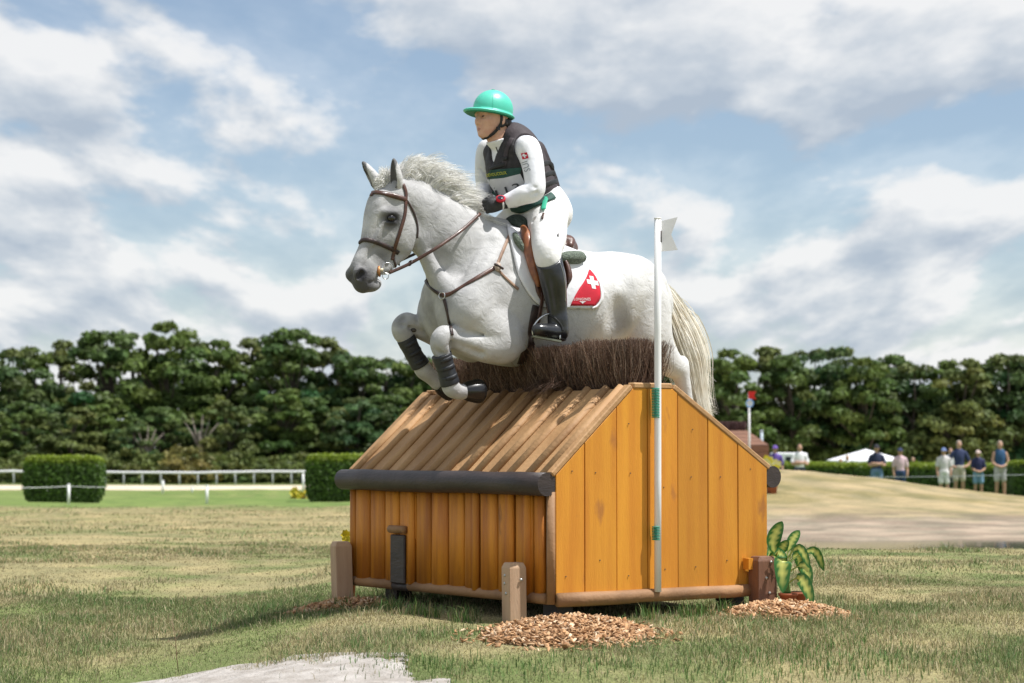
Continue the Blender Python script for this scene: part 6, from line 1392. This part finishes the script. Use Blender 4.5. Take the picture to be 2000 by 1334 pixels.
# helmet
hc = np.array(hd(-.004, 0, .042)); s = SDF(hc-np.array((.18, .15, .10)), hc+np.array((.25, .15, .15)), .0032)
s.ball(hc, (.119, .096, .108), .01); tilt = np.array((-.10, 0, 1)); s.cut(hc+np.array((0, 0, -.035)), (.12, 0, -1))
s2 = SDF(s.lo, s.lo+s.h*(np.array(s.n)-1), s.h); A = [(.995, 0, .10), (0, 1, 0), (-.10, 0, .995)]
s2.F = np.full(s.n, .5, np.float32); s2.ball(hc+np.array((.028, 0, -.03)), (.158, .112, .022), .01, ax=A)
k = .008; h_ = np.maximum(k-np.abs(s.F-s2.F), 0)/k; s.F = np.minimum(s.F, s2.F)-h_*h_*k*.25
s.ball(hc+np.array((.0, 0, -.012)), (.105, .084, .085), .004, 'sub'); s.ball(hc+np.array((.03, 0, -.062)), (.152, .108, .04), .006, 'sub', ax=A)
he = obj('helmet', s.mesh('helmet', 1), M_helmet, rider); HB2 = bvh_of(he)
s = SDF(hc-np.array((.2, .15, .1)), hc+np.array((.25, .15, .1)), .0035); s.ball(hc+np.array((.027, 0, -.036)), (.150, .106, .018), .01, ax=A); s.ball(hc+np.array((.03, 0, -.062)), (.150, .106, .038), .003, 'sub', ax=A); s.ball(hc+np.array((0, 0, -.02)), (.100, .08, .09), .004, 'sub')
obj('brim_lining', s.mesh('brim_lining', 1), M_helmetu, he)
mb = MB(); mb.tube([tuple(hc+np.array((0, 0, .104))), tuple(hc+np.array((0, 0, .111)))], [.014, .010], 12); mb.build('button', M_helmetu, he, True)
mb = MB(); mb.tube(strap_path(HB2, [(962,184),(963,198),(963,212),(963,224)], 5, .0005)[0], .0014, 5); mb.build('seam', M_helmet, he, True)
for sd in (1, -1):
    pts = [hd(-.002, sd*.080, .02), hd(-.004, sd*.081, -.02), hd(.0, sd*.074, -.055), hd(.03, sd*.056, -.10), hd(.055, sd*.02, -.126), hd(.058, 0, -.13)]
    mb = MB(); mb.tube(smooth_pts(pts, 5), 1.0, 8, flat=(.0095, .004), up=[Vector((0, sd, -.2))]*26); mb.build('chin_strap', M_black, he, True)
    pts = [hd(-.045, sd*.072, -.02), hd(-.035, sd*.074, -.045), hd(-.005, sd*.073, -.062)]
    mb = MB(); mb.tube(smooth_pts(pts, 5), 1.0, 8, flat=(.009, .004), up=Vector((0, sd, 0))); mb.build('chin_strap', M_black, he, True)
mb = MB(); mb.box(hd(.012, .072, -.075), (.022, .012, .018)); mb.build('strap_buckle', M_black, he, bevel=.002)
# hands in gloves, closed on the reins
for sd in (1, -1):
    if sd > 0: wr = np.array(HL(983, 396, .14)); kn = np.array(HL(943, 405, .10))
    else: wr = np.array(HL(940, 398, -.085)); kn = np.array(HL(926, 406, -.03))
    ax = (kn-wr)/np.linalg.norm(kn-wr); up = np.array((0, 0, 1.0)); up = up-ax*(up@ax); up /= np.linalg.norm(up); inn = np.cross(ax, up)*1.0
    if inn[1]*sd > 0: inn = -inn
    L_ = .085; k0 = wr+ax*L_
    s = SDF(np.minimum(wr, k0)-.09, np.maximum(wr, k0)+.09, .003)
    s.chain([(*(wr-ax*.02), .030, .030), (*(wr+ax*.015), .031, .030), (*(wr+ax*.045), .036, .026), (*(wr+ax*.075), .038, .024)], .01, 4, lat=up)
    for i in range(4):
        b = k0+up*(.030-.020*i)-ax*abs(i-1)*.004; r = .0105-.0006*i
        p1 = b+ax*.022+inn*.012; p2 = b+ax*.012+inn*.040; p3 = b-ax*.018+inn*.038
        s.seg(b, p1, r*1.05, r, .006); s.seg(p1, p2, r, r*.95, .004); s.seg(p2, p3, r*.95, r*.85, .004)
    t0 = wr+ax*.03+up*.026+inn*.008; t1 = wr+ax*.066+up*.044+inn*.020; t2 = wr+ax*.095+up*.036+inn*.030
    s.seg(t0, t1, .016, .0125, .012); s.seg(t1, t2, .0125, .010, .005)
    gl = obj('glove', s.mesh('glove', 1), M_glove, rider)
w0 = np.array(HL(983, 396, .14)); ax = Vector(np.array(HL(943, 405, .10))-w0).normalized()
def cuff(name, c, r, w, m_, par=rider):
    mb = MB(); u = ax.orthogonal().normalized(); v = ax.cross(u); C0 = Vector(c)
    ring = [C0+u*math.cos(g)*r+v*math.sin(g)*r for g in [i*2*math.pi/20 for i in range(21)]]
    mb.tube(ring, 1.0, 6, cap=False, flat=(w/2, .004), up=[(q-C0).normalized() for q in ring]); return mb.build(name, m_, par, True)
cuff('cuff', w0+np.array(ax)*.012, .034, .012, M_shirt)
wt = cuff('watch', w0-np.array(ax)*.018, .033, .036, M_black)
wc = Vector(HL(978, 388, .175)); wn = Vector((.35, .55, .75)).normalized(); u = wn.orthogonal().normalized(); v = wn.cross(u)
mb = MB(); mb.tube([wc-wn*.008, wc+wn*.006], [.026, .026], 20); mb.build('watch_rim', M_red, wt, True)
mb = MB(); mb.tube([wc+wn*.005, wc+wn*.008], [.019, .018], 20); mb.build('watch_dial', mat('watch_dial', (.03, .03, .05), .2), wt, True)

# ================================================================== pot plant, flowers, dry stalk
M_terra = mat('terracotta', (.36, .11, .045), .75, (.28, .08, .035), 12, .2, 60)
M_dief = mat('variegated_leaf', (1, 1, 1), .35, use_attr=True, spec=.5, trans=.2)
ply = 11.62; plx = (1537-1000)/F*ply; plz = max(TXY(plx, ply), 0)+.03
plant = empty('potted_plant', (plx, ply, plz), 0, 'green and yellow leafy plant in a terracotta pot beside the jump', 'plant')
for dx, dy, sc_ in ((0, 0, 1), (.055, .05, 1.05)):
    mb = MB(); P = [(0, 0, -.02), (0, 0, .052), (0, 0, .053), (0, 0, .068), (0, 0, .068), (0, 0, .05)]; R = [.036, .046, .053, .054, .044, .042]; mb.tube([(dx, dy, p[2]*sc_) for p in P], [r*sc_ for r in R], 20, cap=True); mb.build('pot', M_terra, plant, True)
def leaf(name, base, mid, tip, w, nrm, parent, m_):
    C_ = [Vector(p) for p in smooth_pts([base, mid, tip], 9)]; n = len(C_); V = []; col = []; fs = []
    for i, p in enumerate(C_):
        t = i/(n-1); tq = (t-.35)/.65; ww = (.004 if tq <= 0 else max(.004, 2.0*w*tq**.5*(1-tq)**.85*1.15)) if t < 1 else .001; d = (C_[min(i+1, n-1)]-C_[max(i-1, 0)]).normalized(); sd = d.cross(Vector(nrm)).normalized(); up = sd.cross(d)
        for j, k in enumerate((-1, -.75, -.5, -.25, 0, .25, .5, .75, 1)):
            V.append(p+sd*ww*k+up*(abs(k)*ww*.14)); c = Vector((.03, .14, .02)).lerp(Vector((.62, .64, .16)), min(1, max(0, (.50+.25*(i % 2)-abs(k))*2.4))*min(1, max(0, (.93-t)*5))*(.8+.2*((i*3+j) % 2))); col.append(tuple(c))
    for i in range(n-1):
        for j in range(8): fs.append((i*9+j, i*9+j+1, i*9+9+j+1, i*9+9+j))
    me = mesh(name, [tuple(v) for v in V], fs, np.array(col)); me.polygons.foreach_set('use_smooth', np.ones(len(fs), bool)); return obj(name, me, m_, parent)
def PL(px, py, dy=0.0): p = at(px, py, ply+dy); return (p.x-plx, p.y-ply, p.z-plz)
LV = [((1526,1120),(1510,1060),(1528,1018),.050,.0),((1530,1110),(1545,1060),(1562,1036),.036,.05),((1524,1110),(1512,1070),(1508,1040),.034,.08),((1530,1100),(1526,1075),(1540,1055),.036,-.03),((1530,1100),(1560,1070),(1582,1110),.030,-.04),((1536,1100),(1588,1075),(1609,1115),.030,.0),((1530,1130),(1528,1095),(1529,1158),.058,-.10),((1536,1120),(1570,1105),(1582,1150),.040,-.05),((1534,1115),(1556,1085),(1570,1125),.036,.02),((1538,1140),(1565,1130),(1588,1180),.046,-.08),((1528,1125),(1512,1085),(1506,1110),.030,.04),((1530,1105),(1518,1080),(1536,1088),.034,-.06),((1536,1115),(1552,1050),(1545,1062),.03,.08),((1526,1125),(1508,1100),(1502,1070),.028,.10)]
for b, m1, t, w, dy in LV: leaf('leaf', PL(*b), PL(*m1, dy*.6), PL(*t, dy), w*.85, (random.uniform(-.25, .25), -1, random.uniform(.1, .3)), plant, M_dief)
for i in range(5):
    mb = MB(); mb.tube(smooth_pts([PL(1531+i*3, 1160), PL(1528+i*3, 1130), PL(1526+i*5, 1100)], 4), [.006]*8+[.004], 6); mb.build('stem', mat('plant_stem', (.12, .22, .05), .6) if i == 0 else bpy.data.materials['plant_stem'], plant, True)
def flower_pot(px, py, y, n, r, fs, label, cols):
    c = at(px, py, y); z0 = TXY(c.x, y); e = empty('flower_pot', (c.x, y, z0), 0, label, 'flowers'); g = random.Random(int(px)); h = c.z-z0
    mb = MB(); mb.tube([(0, 0, -.02), (0, 0, h*.42), (0, 0, h*.45)], [r*.55, r*.75, r*.8], 16); mb.build('pot', M_terra, e, True)
    ms = [mat('petal', q, .6, tuple(x*.85 for x in q), 30) for q in cols]; mg = mat('flower_green', (.05, .12, .03), .6)
    for i in range(n):
        a = g.uniform(0, 6.28); q = r*math.sqrt(g.random()); p = Vector((q*math.cos(a), q*math.sin(a), h+g.uniform(-.8, .6)*r)); mb = MB()
        for k in range(7):
            b = k*6.283/7+g.random(); d = Vector((math.cos(b), -.5, math.sin(b))); w = Vector((-math.sin(b), 0, math.cos(b)))*fs*.42; tip = p+d*fs; mid = p+d*fs*.55; mb.add([p, mid+w, tip, mid-w], [(0, 1, 2, 3)])
        mb.tube([p+Vector((0, -.25*fs, 0)), p], [.2*fs, .3*fs], 7); o = mb.build('flower', ms[i % len(ms)], e)
        sb = MB(); sb.tube([(q*.3*math.cos(a), q*.3*math.sin(a), h*.4), p], .006, 5); sb.build('stem', mg, e)
    for i in range(n):
        a = g.uniform(0, 6.28); q = r*1.1*math.sqrt(g.random()); p = Vector((q*math.cos(a), q*math.sin(a), h+g.uniform(-1.2, .1)*r)); d = Vector((math.cos(a), math.sin(a), .5))*r*.5; w = Vector((-math.sin(a), math.cos(a), 0))*r*.16
        mb = MB(); mb.add([p, p+d*.5+w, p+d, p+d*.5-w], [(0, 1, 2, 3)]); mb.build('leaf', mg, e)
flower_pot(684, 1052, 13.1, 9, .05, .032, 'pot of yellow flowers peeking out behind the left end of the jump', [(.75, .62, .04), (.75, .70, .25)])
flower_pot(1507, 905, 47.0, 14, .19, .11, 'yellow and cream flowers beside the distant wooden jump', [(.78, .70, .06), (.80, .78, .45)])
flower_pot(588, 966, 80, 16, .35, .12, 'patch of yellow flowers in the green strip near the right hedge', [(.70, .58, .04)])
st = gpt(349, 1312); stalk = empty('dry_stalk', st, 0, 'thin brown dead stalk standing beside the pale sand', 'stalk'); mst = mat('dead_stalk', (.20, .12, .07), .8)
mb = MB(); mb.tube([(0, 0, -.01), (-.01, 0, .07), (-.015, 0, .14), (-.035, 0, .24)], [.0022, .002, .0016, .001], 5); mb.build('stem', mst, stalk, True)
for z, dx in ((.08, .03), (.11, -.04), (.15, .03), (.18, -.03)): mb = MB(); mb.tube([(-.012, 0, z), (-.012+dx, 0, z+.035)], [.0013, .0008], 4); mb.build('twig', mst, stalk)
